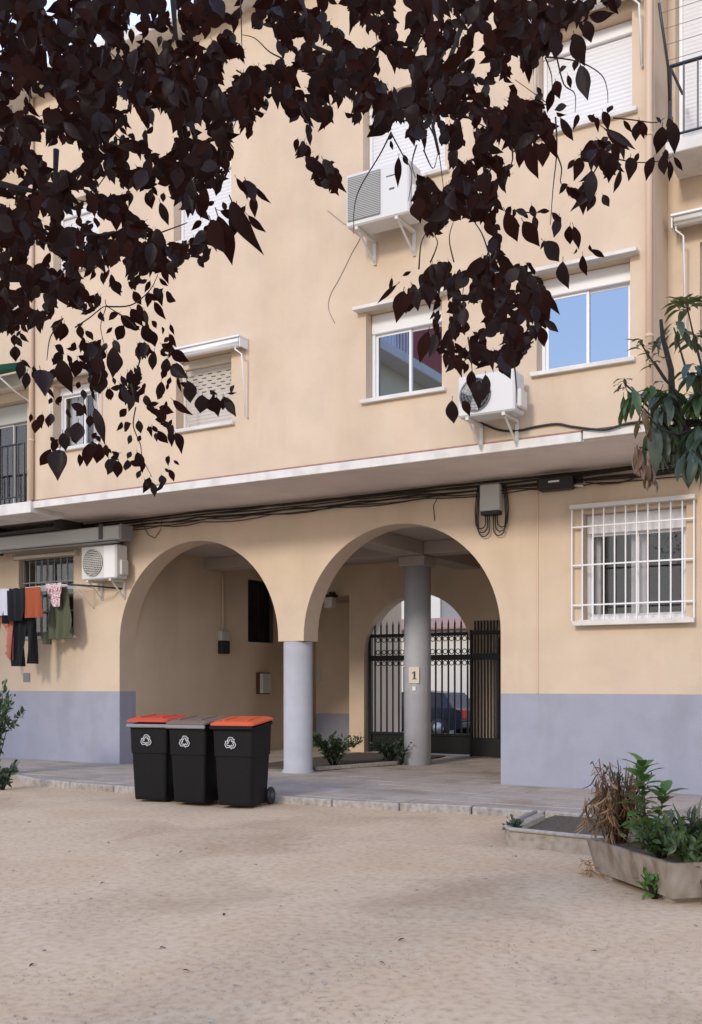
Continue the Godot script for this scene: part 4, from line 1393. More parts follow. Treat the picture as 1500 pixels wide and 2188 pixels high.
# ---------------------------------------------------------------- planters and their plants
func build_planters() -> void:
	# long bed with a concrete rim in front of the pavement
	var o := thing("planting_bed", "low concrete planting bed with rounded white pipe edging", "planting bed", Vector3(-2.2, 0, 3.4))
	var q := -o.position
	var H := 0.13
	var pts := [on_ground(1142, 1738, H), on_ground(1090, 1760, H), on_ground(1078, 1768, H), on_ground(1090, 1775, H), on_ground(1270, 1793, H), on_ground(1500, 1818, H), on_ground(1900, 1860, H)]
	for i in pts.size() - 1:
		var a: Vector3 = pts[i]
		var b: Vector3 = pts[i + 1]
		a.y = 0
		b.y = 0
		var d := (b - a).normalized()
		var st := tool()
		bx(st, Vector3(-0.01, -0.05, -0.10), Vector3((b - a).length() + 0.01, H, 0.0), 0.012, Transform3D(Basis(d, Vector3.UP, d.cross(Vector3.UP)), a + q))
		put("rim", st, M.concrete, o)
	var rim := []
	var rim2 := []
	for p in pts:
		rim.append(p + q + Vector3(0, 0.012, 0.0))
		rim2.append(p + q + Vector3(0.0, 0.01, -0.045))
	var st2 := tool(false)
	tube(st2, rim, 0.018, 8)
	put("edging_pipe", st2, M.kerb, o)
	st2 = tool(false)
	tube(st2, rim2, 0.016, 8)
	put("edging_pipe", st2, M.grey, o)
	var poly := PackedVector2Array()
	for p in pts: poly.append(Vector2(p.x, -p.z))
	poly.append(Vector2(0.6, -2.75)); poly.append(Vector2(pts[0].x, -2.5))
	poly = Geometry2D.offset_polygon(poly, -0.06)[0]
	st2 = tool()
	prism(st2, poly, 0.03, 0.07, Transform3D(Basis(Vector3.RIGHT, Vector3(0, 0, -1), Vector3.UP), q))
	put("soil", st2, M.soil, o)
	# concrete trough on the earth
	var A := on_ground(1273, 1863, 0.03)
	var B := on_ground(1438, 1923, 0.03)
	A.y = 0
	B.y = 0
	var d := (B - A).normalized()
	var len := (B - A).length()
	var side := Vector3.UP.cross(d).normalized()        # to the back
	var t := thing("planter_trough", "stained concrete trough full of plants standing on the earth", "planter", (A + B) / 2 + side * 0.16)
	t.transform.basis = Basis(d, Vector3.UP, -side)
	var hw := 0.16
	var hl := len / 2
	var st := tool()
	# tapered outer shell with a hollow top
	var ob := [Vector3(-hl, 0.035, hw), Vector3(hl, 0.035, hw), Vector3(hl, 0.035, -hw), Vector3(-hl, 0.035, -hw)]
	var ot := [Vector3(-hl - 0.05, 0.265, hw + 0.05), Vector3(hl + 0.05, 0.265, hw + 0.05), Vector3(hl + 0.05, 0.265, -hw - 0.05), Vector3(-hl - 0.05, 0.265, -hw - 0.05)]
	var it := [Vector3(-hl - 0.015, 0.265, hw + 0.015), Vector3(hl + 0.015, 0.265, hw + 0.015), Vector3(hl + 0.015, 0.265, -hw - 0.015), Vector3(-hl - 0.015, 0.265, -hw - 0.015)]
	var ib := [Vector3(-hl, 0.19, hw), Vector3(hl, 0.19, hw), Vector3(hl, 0.19, -hw), Vector3(-hl, 0.19, -hw)]
	for k in 4:
		var k2 := (k + 1) % 4
		quad(st, ob[k], ot[k], ot[k2], ob[k2])
		quad(st, ot[k], it[k], it[k2], ot[k2])
		quad(st, it[k], ib[k], ib[k2], it[k2])
	quad(st, ob[0], ob[1], ob[2], ob[3])
	put("shell", st, M.trough, t)
	st = tool()
	bx(st, Vector3(-hl - 0.005, 0.205, -hw - 0.005), Vector3(hl + 0.005, 0.232, hw + 0.005))
	put("soil", st, M.soil, t)
	for x in [-hl + 0.12, hl - 0.12]:
		st = tool()
		bx(st, Vector3(x - 0.05, -0.01, -hw + 0.02), Vector3(x + 0.05, 0.034, hw - 0.03), 0.004)
		put("foot", st, M.concrete, t)
	var mid := (A + B) / 2 + side * 0.16
	var at := func(f: float, s: float) -> Vector3: return mid + d * (f * hl) + side * s + Vector3(0, 0.225, 0)
	# withered plant
	rng.seed = 41
	var w := thing("withered_plant", "brown withered plant drooping over the trough end", "plant", at.call(-1.0, 0.0))
	var dead := []
	var dark := []
	st = tool(false)
	for k in 26:
		var an := rng.randf() * TAU
		var top := Vector3(cos(an) * rng.randf_range(0.02, 0.20), rng.randf_range(0.30, 0.62), sin(an) * rng.randf_range(0.02, 0.16))
		tube(st, [Vector3(top.x * 0.3, -0.02, top.z * 0.3), top * Vector3(0.7, 0.6, 0.7), top], 0.006, 5, 0.003)
		for i in 26:
			var p := top * Vector3(1, rng.randf_range(0.35, 1.0), 1) + rand_dir() * 0.03
			var dn := (Vector3(0, -1.0, 0) + rand_dir() * 0.7).normalized()
			(dead if rng.randf() < 0.62 else dark).append([leaf_mesh([0.10, 0.16][i % 2], 0.7, [0.2, 0.6][i % 2], "lance"), leaf_tf(p, dn * rng.randf_range(0.06, 0.16), rand_dir())])
	put("stems", st, M.dead_dark, w)
	join(dead, M.dead, "dry_leaves", w)
	join(dark, M.dead_dark, "dark_dry_leaves", w)
	bush("twiggy_plant", "thin twiggy plant with small grey leaves behind the withered one", at.call(-1.02, 0.06), 0.62, 0.24, 110, "dark_green", 0.04, 12)
	# dried weed on the ground at the trough end
	var dw := thing("dry_weed", "dry brown weed lying at the foot of the trough", "plant", on_ground(1258, 1872))
	dead = []
	for i in 34:
		var p := Vector3(rng.randf_range(-0.04, 0.05), rng.randf_range(0.0, 0.12), rng.randf_range(-0.05, 0.05))
		dead.append([leaf_mesh(0.14, 0.4, 0.4, "lance"), leaf_tf(p, (rand_dir() * Vector3(1, 0.4, 1) + Vector3(0, -0.1 if p.y > 0.06 else 0.25, 0)).normalized() * rng.randf_range(0.05, 0.11), rand_dir())])
	join(dead, M.dead, "dry_leaves", dw)
	# broad-leaved upright plant: whorls of large leaves, each leaf a part
	var bp := thing("broad_leaved_plant", "upright bright green broad leaved plant in the trough", "plant", at.call(-0.40, 0.04))
	st = tool(false)
	tube(st, [Vector3(0, -0.02, 0), Vector3(0.01, 0.3, 0.0), Vector3(0.0, 0.60, 0.01)], 0.012, 6, 0.007)
	tube(st, [Vector3(0.03, -0.02, 0), Vector3(0.10, 0.2, 0.0), Vector3(0.16, 0.42, 0.01)], 0.010, 6, 0.006)
	put("stem", st, M.dead_dark, bp)
	for stem in [[Vector3(0.0, 0.18, 0), Vector3(0.0, 0.60, 0.01), 34], [Vector3(0.08, 0.16, 0), Vector3(0.16, 0.42, 0.01), 16]]:
		for k in stem[2]:
			var f: float = float(k) / stem[2]
			var p: Vector3 = stem[0].lerp(stem[1], f)
			var an: float = k * 2.4
			var dir := Vector3(cos(an), lerpf(0.25, 1.3, f) + rng.randf_range(-0.15, 0.15), sin(an)).normalized()
			inst("leaf", leaf_mesh(0.50, 0.18, 0.45, "obovate"), M["bright_green"] if rng.randf() < 0.7 else M.green, leaf_tf(p, dir * rng.randf_range(0.12, 0.18), Vector3(-dir.x * dir.y, 1.0 - dir.y * dir.y + 0.05, -dir.z * dir.y) + rand_dir() * 0.15), bp)
	bush("leafy_plant", "dense green low plant filling the middle of the trough", at.call(0.30, -0.02), 0.24, 0.24, 260, "green", 0.085, 13)
	bush("leafy_plant", "taller green plant between the broad leaves and the trough end", at.call(0.62, 0.08), 0.33, 0.20, 150, "dark_green", 0.08, 14)
	bush("leafy_plant", "green plant spilling over the near trough end", at.call(0.95, -0.02), 0.20, 0.26, 220, "green", 0.08, 15)
	bush("leafy_plant", "small green seedling growing at the foot of the trough", on_ground(1400, 1918) + Vector3(0, 0, 0.02), 0.15, 0.10, 40, "bright_green", 0.08, 16)
	bush("leafy_plant", "dark green weed at the rounded corner of the planting bed", on_ground(1097, 1800), 0.20, 0.11, 90, "dark_green", 0.06, 17)
	var sp := thing("spiky_plant", "yellowish sword leaved plant in the trough", "plant", at.call(0.80, 0.03))
	for k in 9:
		var an := k * 2.4
		inst("leaf", leaf_mesh(0.07, 0.5, 0.2, "lance"), M.olive if k % 3 else M.green, leaf_tf(Vector3(cos(an) * 0.02, -0.01, sin(an) * 0.02), Vector3(cos(an) * 0.12, rng.randf_range(0.28, 0.46), sin(an) * 0.12), Vector3(-cos(an), 0.3, -sin(an))), sp)
	# dangling dark roots behind the trough end
	var dr := thing("dried_plant", "bundle of dark dry stems hanging down the trough end", "plant", at.call(1.15, 0.10) - Vector3(0, 0.225, 0))
	st = tool(false)
	for k in 26:
		var x := rng.randf_range(-0.05, 0.20)
		var z := rng.randf_range(-0.1, 0.12)
		var h := rng.randf_range(0.18, 0.34)
		tube(st, [d * x + side * z + Vector3(0, 0.0, 0), d * (x + rng.randf_range(-0.02, 0.02)) + side * z + Vector3(0, h * 0.5, 0), d * (x - 0.04) + side * z + Vector3(0, h, 0)], 0.005, 5, 0.003)
	put("stems", st, M.dead_dark, dr)
	# shrubs at the left edge
	bush("side_shrub", "rounded green shrub against the lavender dado at the courtyard edge", Vector3(on_ground(-20, 1668).x, 0.0, on_ground(-20, 1668).z), 1.42, 0.5, 900, "green", 0.10, 18)
	bush("side_shrub", "low dark green clump where the kerb curves to the wall", on_ground(5, 1688), 0.32, 0.24, 160, "dark_green", 0.09, 19)

# ---------------------------------------------------------------- loquat
func build_loquat() -> void:
	rng.seed = 61
	var D := 5.5
	var base := at_on(1640, 5.3, 0.0)
	var o := thing("loquat_tree", "loquat tree with long drooping green leaves and brown shoots", "tree", base)
	var st := tool(false)
	var hub := at_depth(1545, 900, D) - base
	tube(st, [Vector3(0, -0.03, 0), Vector3(0.02, 1.0, 0.03), Vector3(-0.05, 2.0, 0.0), hub], 0.06, 10, 0.03)
	tube(st, [hub, at_depth(1560, 700, D + 0.2) - base, at_depth(1580, 520, D + 0.3) - base], 0.03, 8, 0.012)
	put("trunk", st, M.bark, o)
	var ros := [[1468, 655, 16, 0.14, "olive", 0.5], [1372, 738, 10, 0.085, "new_brown", 0.35], [1398, 772, 8, 0.07, "new_brown", 0.3], [1334, 818, 9, 0.075, "new_brown", 0.1], [1342, 838, 8, 0.17, "green", -0.9], [1392, 835, 11, 0.15, "green", -0.2], [1440, 700, 7, 0.16, "grey_green", -0.5], [1486, 720, 8, 0.13, "dark_green", 0.0], [1490, 790, 12, 0.16, "dark_green", -0.3], [1472, 850, 12, 0.18, "green", -0.4], [1418, 865, 9, 0.18, "grey_green", -0.7], [1450, 905, 13, 0.19, "green", -0.8], [1405, 890, 4, 0.26, "grey_green", -1.6], [1492, 920, 12, 0.19, "dark_green", -0.7], [1366, 955, 7, 0.14, "dead_pink", -1.8], [1392, 985, 4, 0.15, "dead_pink", -2.0], [1388, 1005, 3, 0.10, "dead_dark", -2.0], [1500, 850, 12, 0.18, "green", -0.4], [1478, 960, 8, 0.18, "dark_green", -1.3], [1375, 880, 4, 0.13, "dead_dark", -1.4], [1420, 835, 9, 0.16, "dark_green", -0.5], [1440, 950, 6, 0.17, "grey_green", -1.4], [1560, 760, 14, 0.18, "green", -0.3], [1580, 880, 14, 0.2, "dark_green", -0.5], [1570, 620, 14, 0.18, "green", 0.0], [1600, 980, 12, 0.2, "green", -0.6]]
	var branches := tool(false)
	for r in ros:
		var p := at_depth(r[0], r[1], D + rng.randf_range(-0.22, 0.22)) - base
		var stem := p.lerp(hub, 0.5) + Vector3(rng.randf_range(-0.03, 0.03), -0.10, rng.randf_range(-0.05, 0.05))
		tube(branches, [p, p.lerp(stem, 0.5) + Vector3(0, -0.03, 0), stem, hub], 0.004, 6, 0.010)
		for k in int(r[2] * 1.7):
			var an: float = k * 2.4 + rng.randf() * 0.4
			var dir := Vector3(cos(an), r[5] + rng.randf_range(-0.3, 0.3), sin(an)).normalized()
			var nrm := Vector3(-dir.x * dir.y, 1.0 - dir.y * dir.y + 0.05, -dir.z * dir.y) + rand_dir() * 0.25
			inst("leaf", leaf_mesh([0.28, 0.34][k % 2], [0.3, 0.5][k % 2], [0.3, 0.6][k % 2], "lance"), M[r[4]], leaf_tf(p + dir * 0.01 + rand_dir() * 0.03, dir * r[3] * rng.randf_range(0.6, 1.0), nrm), o)
	put("branches", branches, M.bark, o)
	# cut dark stem
	var cut := tool(false)
	tube(cut, [at_depth(1412, 683, D) - base, at_depth(1416, 720, D) - base, at_depth(1434, 790, D) - base, at_depth(1436, 850, D) - base, at_depth(1470, 930, D) - base, hub + Vector3(0, -0.2, 0)], 0.009, 8, 0.026)
	put("cut_stem", cut, M.bark, o)

# ---------------------------------------------------------------- plum tree
# outlines of the leafy masses, in photograph pixels, and the gaps in them
const MASS := [
	[0, 0, 520, 0, 515, 60, 500, 70, 512, 95, 534, 92, 516, 120, 512, 150, 545, 138, 560, 140, 578, 200, 575, 232, 560, 245, 545, 262, 540, 252, 537, 306, 520, 282, 505, 252, 514, 314, 498, 286, 500, 330, 507, 372, 492, 345, 478, 400, 458, 415, 440, 402, 415, 455, 400, 440, 385, 455, 360, 420, 362, 400, 340, 395, 320, 400, 300, 410, 282, 400, 285, 450, 262, 440, 300, 465, 312, 475, 345, 500, 360, 520, 420, 500, 440, 470, 470, 520, 500, 560, 478, 545, 470, 520, 430, 580, 415, 550, 378, 585, 365, 590, 352, 618, 340, 585, 300, 590, 290, 580, 292, 600, 270, 608, 250, 600, 275, 635, 262, 632, 240, 622, 225, 645, 212, 655, 190, 668, 178, 680, 165, 655, 145, 660, 128, 640, 118, 648, 117, 680, 100, 690, 85, 710, 70, 718, 40, 700, 20, 720, 0, 700],
	[545, 0, 1335, 0, 1320, 28, 1300, 22, 1290, 8, 1262, 30, 1250, 50, 1240, 40, 1215, 60, 1200, 70, 1198, 120, 1180, 125, 1165, 110, 1150, 125, 1140, 160, 1130, 172, 1120, 150, 1098, 130, 1092, 175, 1120, 180, 1140, 210, 1165, 235, 1172, 250, 1195, 255, 1205, 285, 1185, 275, 1175, 330, 1165, 300, 1150, 290, 1158, 340, 1148, 380, 1132, 350, 1120, 320, 1108, 358, 1100, 330, 1095, 375, 1078, 390, 1082, 425, 1062, 400, 1064, 450, 1070, 500, 1076, 545, 1060, 555, 1046, 540, 1046, 490, 1022, 472, 992, 474, 975, 468, 952, 475, 946, 505, 925, 500, 906, 513, 906, 475, 886, 470, 889, 440, 876, 425, 892, 400, 880, 370, 905, 362, 930, 396, 945, 405, 960, 385, 968, 365, 955, 335, 960, 310, 940, 315, 943, 280, 925, 262, 915, 265, 910, 320, 898, 300, 890, 306, 872, 295, 868, 262, 845, 270, 835, 282, 805, 302, 800, 285, 780, 280, 790, 255, 770, 250, 760, 277, 745, 250, 732, 272, 722, 245, 708, 262, 698, 298, 682, 262, 668, 262, 665, 310, 652, 345, 640, 330, 640, 300, 650, 270, 642, 250, 628, 266, 615, 250, 600, 235, 580, 208, 562, 190, 560, 140, 592, 130, 596, 112, 580, 65, 560, 60, 548, 72, 536, 50],
	[930, 545, 945, 560, 960, 552, 975, 575, 1000, 575, 1025, 545, 1050, 540, 1076, 545, 1100, 560, 1130, 558, 1150, 580, 1168, 620, 1176, 660, 1168, 700, 1160, 722, 1138, 745, 1115, 768, 1102, 795, 1080, 812, 1064, 790, 1042, 780, 1030, 792, 1010, 780, 988, 790, 965, 800, 950, 792, 938, 762, 926, 740, 930, 700, 915, 688, 925, 650, 905, 638, 890, 652, 868, 668, 850, 678, 856, 632, 880, 604, 905, 588],
	[625, 335, 640, 330, 655, 340, 665, 335, 690, 345, 712, 345, 735, 400, 720, 418, 700, 420, 690, 395, 668, 395, 660, 345, 650, 350, 640, 340, 632, 338],
	[170, 722, 225, 725, 222, 800, 200, 805, 172, 790], [182, 785, 225, 790, 222, 850, 195, 848], [148, 860, 190, 858, 190, 888, 160, 890], [282, 722, 318, 725, 322, 770, 290, 770], [270, 778, 305, 780, 305, 825, 270, 820], [248, 815, 300, 812, 304, 850, 280, 878, 255, 858], [310, 850, 345, 870, 362, 910, 335, 912, 310, 885], [285, 965, 318, 970, 312, 1010, 298, 1010], [1245, 235, 1288, 240, 1285, 262, 1250, 262], [1240, 300, 1300, 290, 1330, 330, 1328, 370, 1300, 385, 1270, 360, 1245, 345, 1232, 325], [1245, 372, 1275, 365, 1278, 425, 1262, 450, 1245, 440, 1215, 410, 1220, 398, 1245, 405], [1170, 300, 1145, 300, 1140, 260, 1190, 262], [1000, 815, 1045, 800, 1048, 850, 1018, 858]]
const GAPS := [
	[92, 0, 107, 0, 111, 20, 118, 34, 105, 42, 100, 20], [93, 112, 104, 126, 104, 148, 94, 138], [203, 72, 221, 80, 226, 104, 205, 104], [242, 94, 256, 106, 242, 108], [230, 113, 249, 121, 229, 128], [274, 28, 290, 30, 288, 40, 274, 38], [284, 42, 300, 36, 302, 52, 284, 52], [264, 66, 273, 68, 273, 92, 265, 90], [275, 94, 292, 92, 290, 110, 276, 109], [285, 66, 298, 68, 298, 84, 286, 86], [312, 8, 322, 22, 330, 46, 320, 42], [357, 0, 373, 4, 381, 40, 388, 82, 376, 74, 366, 36], [316, 66, 336, 70, 336, 106, 320, 106], [344, 64, 359, 64, 358, 84, 345, 82], [326, 98, 348, 98, 345, 112, 328, 110], [367, 94, 377, 98, 376, 114, 368, 110], [463, 0, 504, 0, 498, 24, 490, 37, 481, 20], [419, 74, 440, 86, 454, 74, 449, 112, 430, 96], [454, 48, 486, 48, 500, 64, 470, 66, 457, 82], [476, 143, 500, 122, 512, 128, 508, 148, 495, 143, 491, 165, 494, 182, 474, 194, 482, 176],
	[44, 188, 58, 190, 58, 202, 46, 200], [80, 163, 95, 170, 94, 178, 82, 174], [68, 206, 87, 204, 95, 238, 82, 254, 71, 240], [95, 212, 123, 209, 124, 226, 110, 234, 97, 222], [15, 214, 50, 206, 48, 230, 18, 230], [249, 213, 277, 214, 254, 237], [267, 266, 287, 230, 302, 252, 308, 266, 302, 308, 284, 288], [239, 250, 247, 252, 254, 292, 246, 290], [64, 316, 100, 288, 106, 325, 119, 362, 92, 345, 80, 325], [121, 306, 150, 318, 160, 300, 172, 325, 176, 346, 165, 362, 121, 362], [210, 308, 217, 310, 217, 338, 211, 334], [268, 326, 300, 338, 312, 360, 275, 350],
	[320, 232, 356, 244, 352, 262, 369, 258, 371, 300, 360, 322, 340, 326, 322, 318, 319, 285, 330, 280, 333, 260], [407, 278, 413, 280, 413, 300, 408, 298], [430, 262, 438, 266, 438, 302, 431, 300], [454, 300, 464, 304, 470, 324, 458, 322], [2, 392, 20, 368, 43, 382, 37, 404, 8, 400], [48, 404, 71, 386, 74, 400, 60, 414], [0, 424, 46, 430, 44, 440, 0, 436], [78, 452, 109, 458, 106, 477, 94, 479], [129, 464, 160, 460, 165, 444, 164, 482, 138, 489], [154, 404, 178, 412, 178, 427, 158, 420], [210, 392, 223, 372, 228, 396, 247, 376, 251, 402, 262, 405, 250, 420, 224, 417], [198, 438, 217, 446, 213, 468, 200, 458], [174, 448, 184, 450, 195, 472, 182, 472], [217, 470, 238, 472, 237, 496, 225, 507], [202, 482, 214, 486, 214, 502, 205, 498], [249, 480, 257, 484, 259, 512, 251, 506], [59, 555, 72, 514, 98, 540, 90, 556, 66, 577], [104, 548, 132, 556, 130, 574, 108, 572], [17, 604, 46, 606, 44, 622, 20, 620], [66, 650, 85, 628, 101, 655, 74, 662], [171, 566, 186, 590, 205, 624, 190, 634, 174, 606], [234, 568, 262, 566, 277, 596, 255, 601, 238, 587], [216, 570, 222, 592, 236, 612, 246, 632, 226, 642, 208, 618, 200, 592],
	[634, 74, 649, 80, 649, 102, 627, 102], [611, 111, 626, 111, 626, 140, 613, 140], [645, 0, 679, 0, 676, 20, 662, 21], [687, 24, 720, 10, 743, 20, 744, 46, 720, 56, 702, 38], [667, 95, 690, 84, 708, 116, 690, 117, 671, 102], [634, 149, 658, 149, 661, 176, 650, 206, 640, 196, 632, 170], [735, 52, 761, 49, 763, 66, 748, 97, 737, 76], [766, 64, 776, 59, 785, 80, 796, 64, 806, 82, 800, 97, 770, 101, 757, 96], [805, 108, 833, 115, 846, 150, 860, 148, 876, 140, 879, 176, 850, 191, 838, 182, 824, 176, 814, 150], [699, 204, 716, 205, 725, 229, 746, 215, 760, 209, 746, 241, 712, 246, 707, 222], [775, 236, 806, 225, 808, 246, 776, 251], [840, 0, 866, 4, 871, 40, 850, 46], [853, 54, 870, 64, 879, 90, 865, 102, 851, 86], [897, 84, 906, 100, 919, 116, 900, 126, 891, 120], [944, 27, 958, 16, 972, 38, 960, 42], [984, 30, 1006, 28, 990, 48], [1007, 44, 1019, 46, 1018, 56, 1008, 54], [981, 60, 991, 60, 990, 79, 982, 77], [969, 101, 992, 103, 990, 112, 972, 110], [947, 115, 973, 118, 970, 127, 948, 124], [1007, 64, 1026, 70, 1034, 95, 1036, 106, 1020, 113, 1014, 90], [1046, 35, 1056, 36, 1054, 66, 1046, 64], [1018, 115, 1028, 112, 1033, 141, 1047, 139, 1035, 167, 1015, 166, 1010, 148], [1017, 177, 1031, 182, 1030, 197, 1020, 192], [1047, 184, 1070, 174, 1087, 184, 1081, 206, 1065, 227, 1050, 216, 1041, 200], [1088, 124, 1106, 119, 1116, 150, 1127, 176, 1094, 176], [1104, 196, 1132, 198, 1128, 212, 1108, 211], [994, 238, 1004, 240, 1004, 290, 1011, 300, 996, 322, 991, 280], [984, 314, 1011, 320, 1000, 347, 987, 341], [1018, 258, 1029, 262, 1028, 277, 1019, 274], [944, 249, 967, 252, 964, 268, 946, 264], [1060, 308, 1076, 304, 1096, 334, 1090, 352, 1076, 344], [1049, 364, 1068, 370, 1066, 388, 1050, 384], [1018, 358, 1028, 362, 1027, 384, 1016, 378],
	[986, 612, 1004, 600, 1002, 632, 988, 634], [996, 650, 1030, 658, 1034, 702, 1002, 710], [938, 622, 955, 618, 957, 660, 941, 668], [978, 718, 1001, 714, 1001, 738, 982, 738], [1036, 716, 1074, 710, 1068, 744, 1040, 741], [938, 690, 955, 660, 962, 700, 948, 720], [1090, 600, 1104, 604, 1100, 620, 1090, 616], [1110, 690, 1124, 680, 1122, 710, 1112, 712]]
# single leaves at the fringe: base x, y, tip x, y (and width ratio)
const SINGLE := [
	[31, 714, 30, 740], [32, 739, 33, 772], [44, 772, 44, 809], [58, 795, 54, 834], [68, 795, 78, 811], [86, 790, 97, 846, 0.72], [115, 788, 111, 811], [132, 751, 115, 780], [132, 768, 136, 834], [160, 731, 154, 751], [144, 758, 154, 780], [165, 768, 162, 809], [241, 741, 247, 807, 0.5], [169, 815, 165, 834], [177, 832, 181, 854], [234, 830, 237, 856], [111, 850, 105, 864], [132, 846, 118, 866], [109, 883, 107, 910], [90, 885, 88, 916], [80, 895, 74, 926], [193, 887, 191, 914], [201, 871, 224, 932, 0.3], [167, 902, 163, 947, 0.7], [206, 924, 195, 942], [134, 924, 140, 963], [109, 959, 83, 1006, 0.35], [128, 961, 120, 1019, 0.75], [169, 970, 171, 998, 0.6], [191, 947, 185, 998], [212, 949, 212, 994, 0.6], [243, 978, 230, 1015], [253, 984, 250, 1021],
	[170, 695, 172, 724, 0.6], [130, 682, 114, 727, 0.5], [137, 690, 134, 730], [215, 665, 218, 692, 0.7], [240, 600, 258, 632], [280, 595, 290, 620], [285, 622, 302, 652], [318, 625, 315, 657, 0.6], [330, 615, 348, 642], [330, 645, 348, 680, 0.4], [308, 662, 315, 697, 0.35], [280, 660, 300, 692], [258, 675, 292, 704, 0.45], [265, 695, 245, 729], [305, 695, 325, 737, 0.6], [320, 705, 335, 742, 0.6], [345, 735, 375, 752], [360, 722, 376, 734], [365, 750, 393, 771], [357, 765, 350, 802, 0.6], [365, 782, 402, 808, 0.7], [380, 805, 383, 837, 0.25], [330, 750, 325, 792], [245, 750, 250, 802], [345, 815, 340, 857, 0.6], [230, 830, 238, 857], [310, 845, 320, 872], [340, 870, 367, 882], [370, 855, 405, 887, 0.4], [338, 920, 355, 952], [362, 920, 370, 952], [375, 925, 393, 962], [280, 905, 252, 917], [318, 910, 320, 930], [296, 898, 300, 926], [333, 925, 335, 944], [300, 930, 294, 946], [280, 965, 272, 980], [272, 982, 275, 1012], [232, 980, 235, 1012], [248, 985, 252, 1020], [320, 1020, 308, 1054], [325, 1030, 331, 1062], [345, 1015, 350, 1037, 0.7], [362, 1003, 372, 1029],
	[400, 813, 415, 866, 0.55], [432, 843, 428, 884, 0.75], [440, 850, 455, 884, 0.5], [463, 848, 463, 890, 0.7], [476, 850, 478, 880, 0.5], [480, 848, 504, 890, 0.35], [486, 840, 504, 843, 0.3], [505, 380, 528, 420, 0.3], [525, 385, 545, 430, 0.5], [540, 420, 545, 465, 0.45], [545, 400, 563, 432, 0.25], [495, 430, 530, 520, 0.42], [530, 460, 568, 497, 0.4], [505, 440, 500, 508, 0.55], [465, 460, 498, 566, 0.36], [450, 470, 478, 540, 0.45], [470, 450, 520, 470, 0.4], [420, 430, 440, 470, 0.5], [405, 420, 410, 455, 0.6], [312, 412, 330, 442, 0.75], [350, 412, 345, 430, 0.7], [342, 432, 358, 480, 0.42], [440, 400, 425, 470, 0.4],
	[1251, 43, 1264, 92, 0.6], [1227, 74, 1240, 131, 0.52], [1259, 33, 1305, 42, 0.5], [1301, -6, 1319, 33, 0.5], [1240, 139, 1255, 213, 0.42], [1213, 160, 1221, 189, 0.4], [1187, 173, 1195, 210, 0.5], [1180, 190, 1170, 242, 0.45], [1140, 213, 1167, 237], [1160, 200, 1142, 213], [1128, 126, 1131, 173, 0.5], [1136, 80, 1128, 132, 0.55], [1187, 75, 1187, 125, 0.45], [1235, 245, 1229, 269, 0.45], [1288, 238, 1302, 276, 0.55], [1293, 275, 1359, 319, 0.2], [1296, 280, 1335, 318, 0.3], [1240, 337, 1227, 386, 0.5], [1307, 328, 1302, 388, 0.55], [1325, 362, 1318, 416, 0.3], [1264, 363, 1262, 430, 0.42], [1213, 400, 1246, 430, 0.5], [1241, 416, 1248, 454, 0.6], [1272, 418, 1254, 452, 0.5], [1213, 398, 1216, 420, 0.5], [1332, 257, 1350, 283, 0.4], [1366, 256, 1374, 298, 0.62], [1362, 262, 1354, 304, 0.5], [1347, 336, 1344, 386, 0.55], [1397, 335, 1374, 375, 0.5], [1415, 270, 1408, 327, 0.58], [1438, 260, 1443, 328, 0.5], [1416, 331, 1419, 373, 0.45], [1430, 343, 1440, 389, 0.32], [1440, 335, 1458, 365, 0.28], [1402, 250, 1414, 262, 0.4], [1131, 305, 1149, 383, 0.45], [1158, 305, 1160, 346], [1117, 313, 1106, 359, 0.45], [1171, 278, 1181, 335, 0.4], [1197, 251, 1226, 306, 0.3], [1101, 449, 1133, 457, 0.35], [1136, 438, 1139, 471, 0.5], [1174, 451, 1150, 451, 0.4], [1140, 462, 1148, 490, 0.5], [1080, 453, 1106, 517, 0.5], [1118, 473, 1146, 522, 0.45], [1194, 463, 1184, 507, 0.4], [1218, 482, 1210, 528, 0.5], [1225, 483, 1238, 533, 0.38], [1162, 516, 1202, 558, 0.6], [1262, 533, 1297, 552, 0.4], [1203, 558, 1203, 622, 0.52], [1245, 545, 1250, 592, 0.52], [1160, 622, 1170, 672, 0.35], [1168, 628, 1191, 670, 0.25], [1163, 684, 1194, 710, 0.4], [1155, 698, 1166, 742, 0.45], [848, 608, 806, 648, 0.22], [862, 622, 849, 680, 0.5], [880, 610, 895, 660, 0.5], [915, 708, 895, 768, 0.35], [930, 712, 918, 765, 0.45], [966, 855, 963, 912, 0.5], [1008, 792, 1004, 830, 0.5], [1037, 800, 1038, 850, 0.45], [1020, 815, 1022, 862, 0.55], [1136, 128, 1128, 150], [880, 336, 848, 396, 0.001], [835, 300, 838, 322, 0.5], [852, 336, 848, 390, 0.33], [882, 262, 880, 308, 0.5], [902, 270, 908, 322, 0.28], [945, 262, 955, 305, 0.5], [650, 300, 634, 335, 0.5], [655, 310, 660, 347, 0.5], [690, 340, 714, 380, 0.4], [672, 340, 690, 385, 0.5], [700, 372, 735, 405, 0.4]]
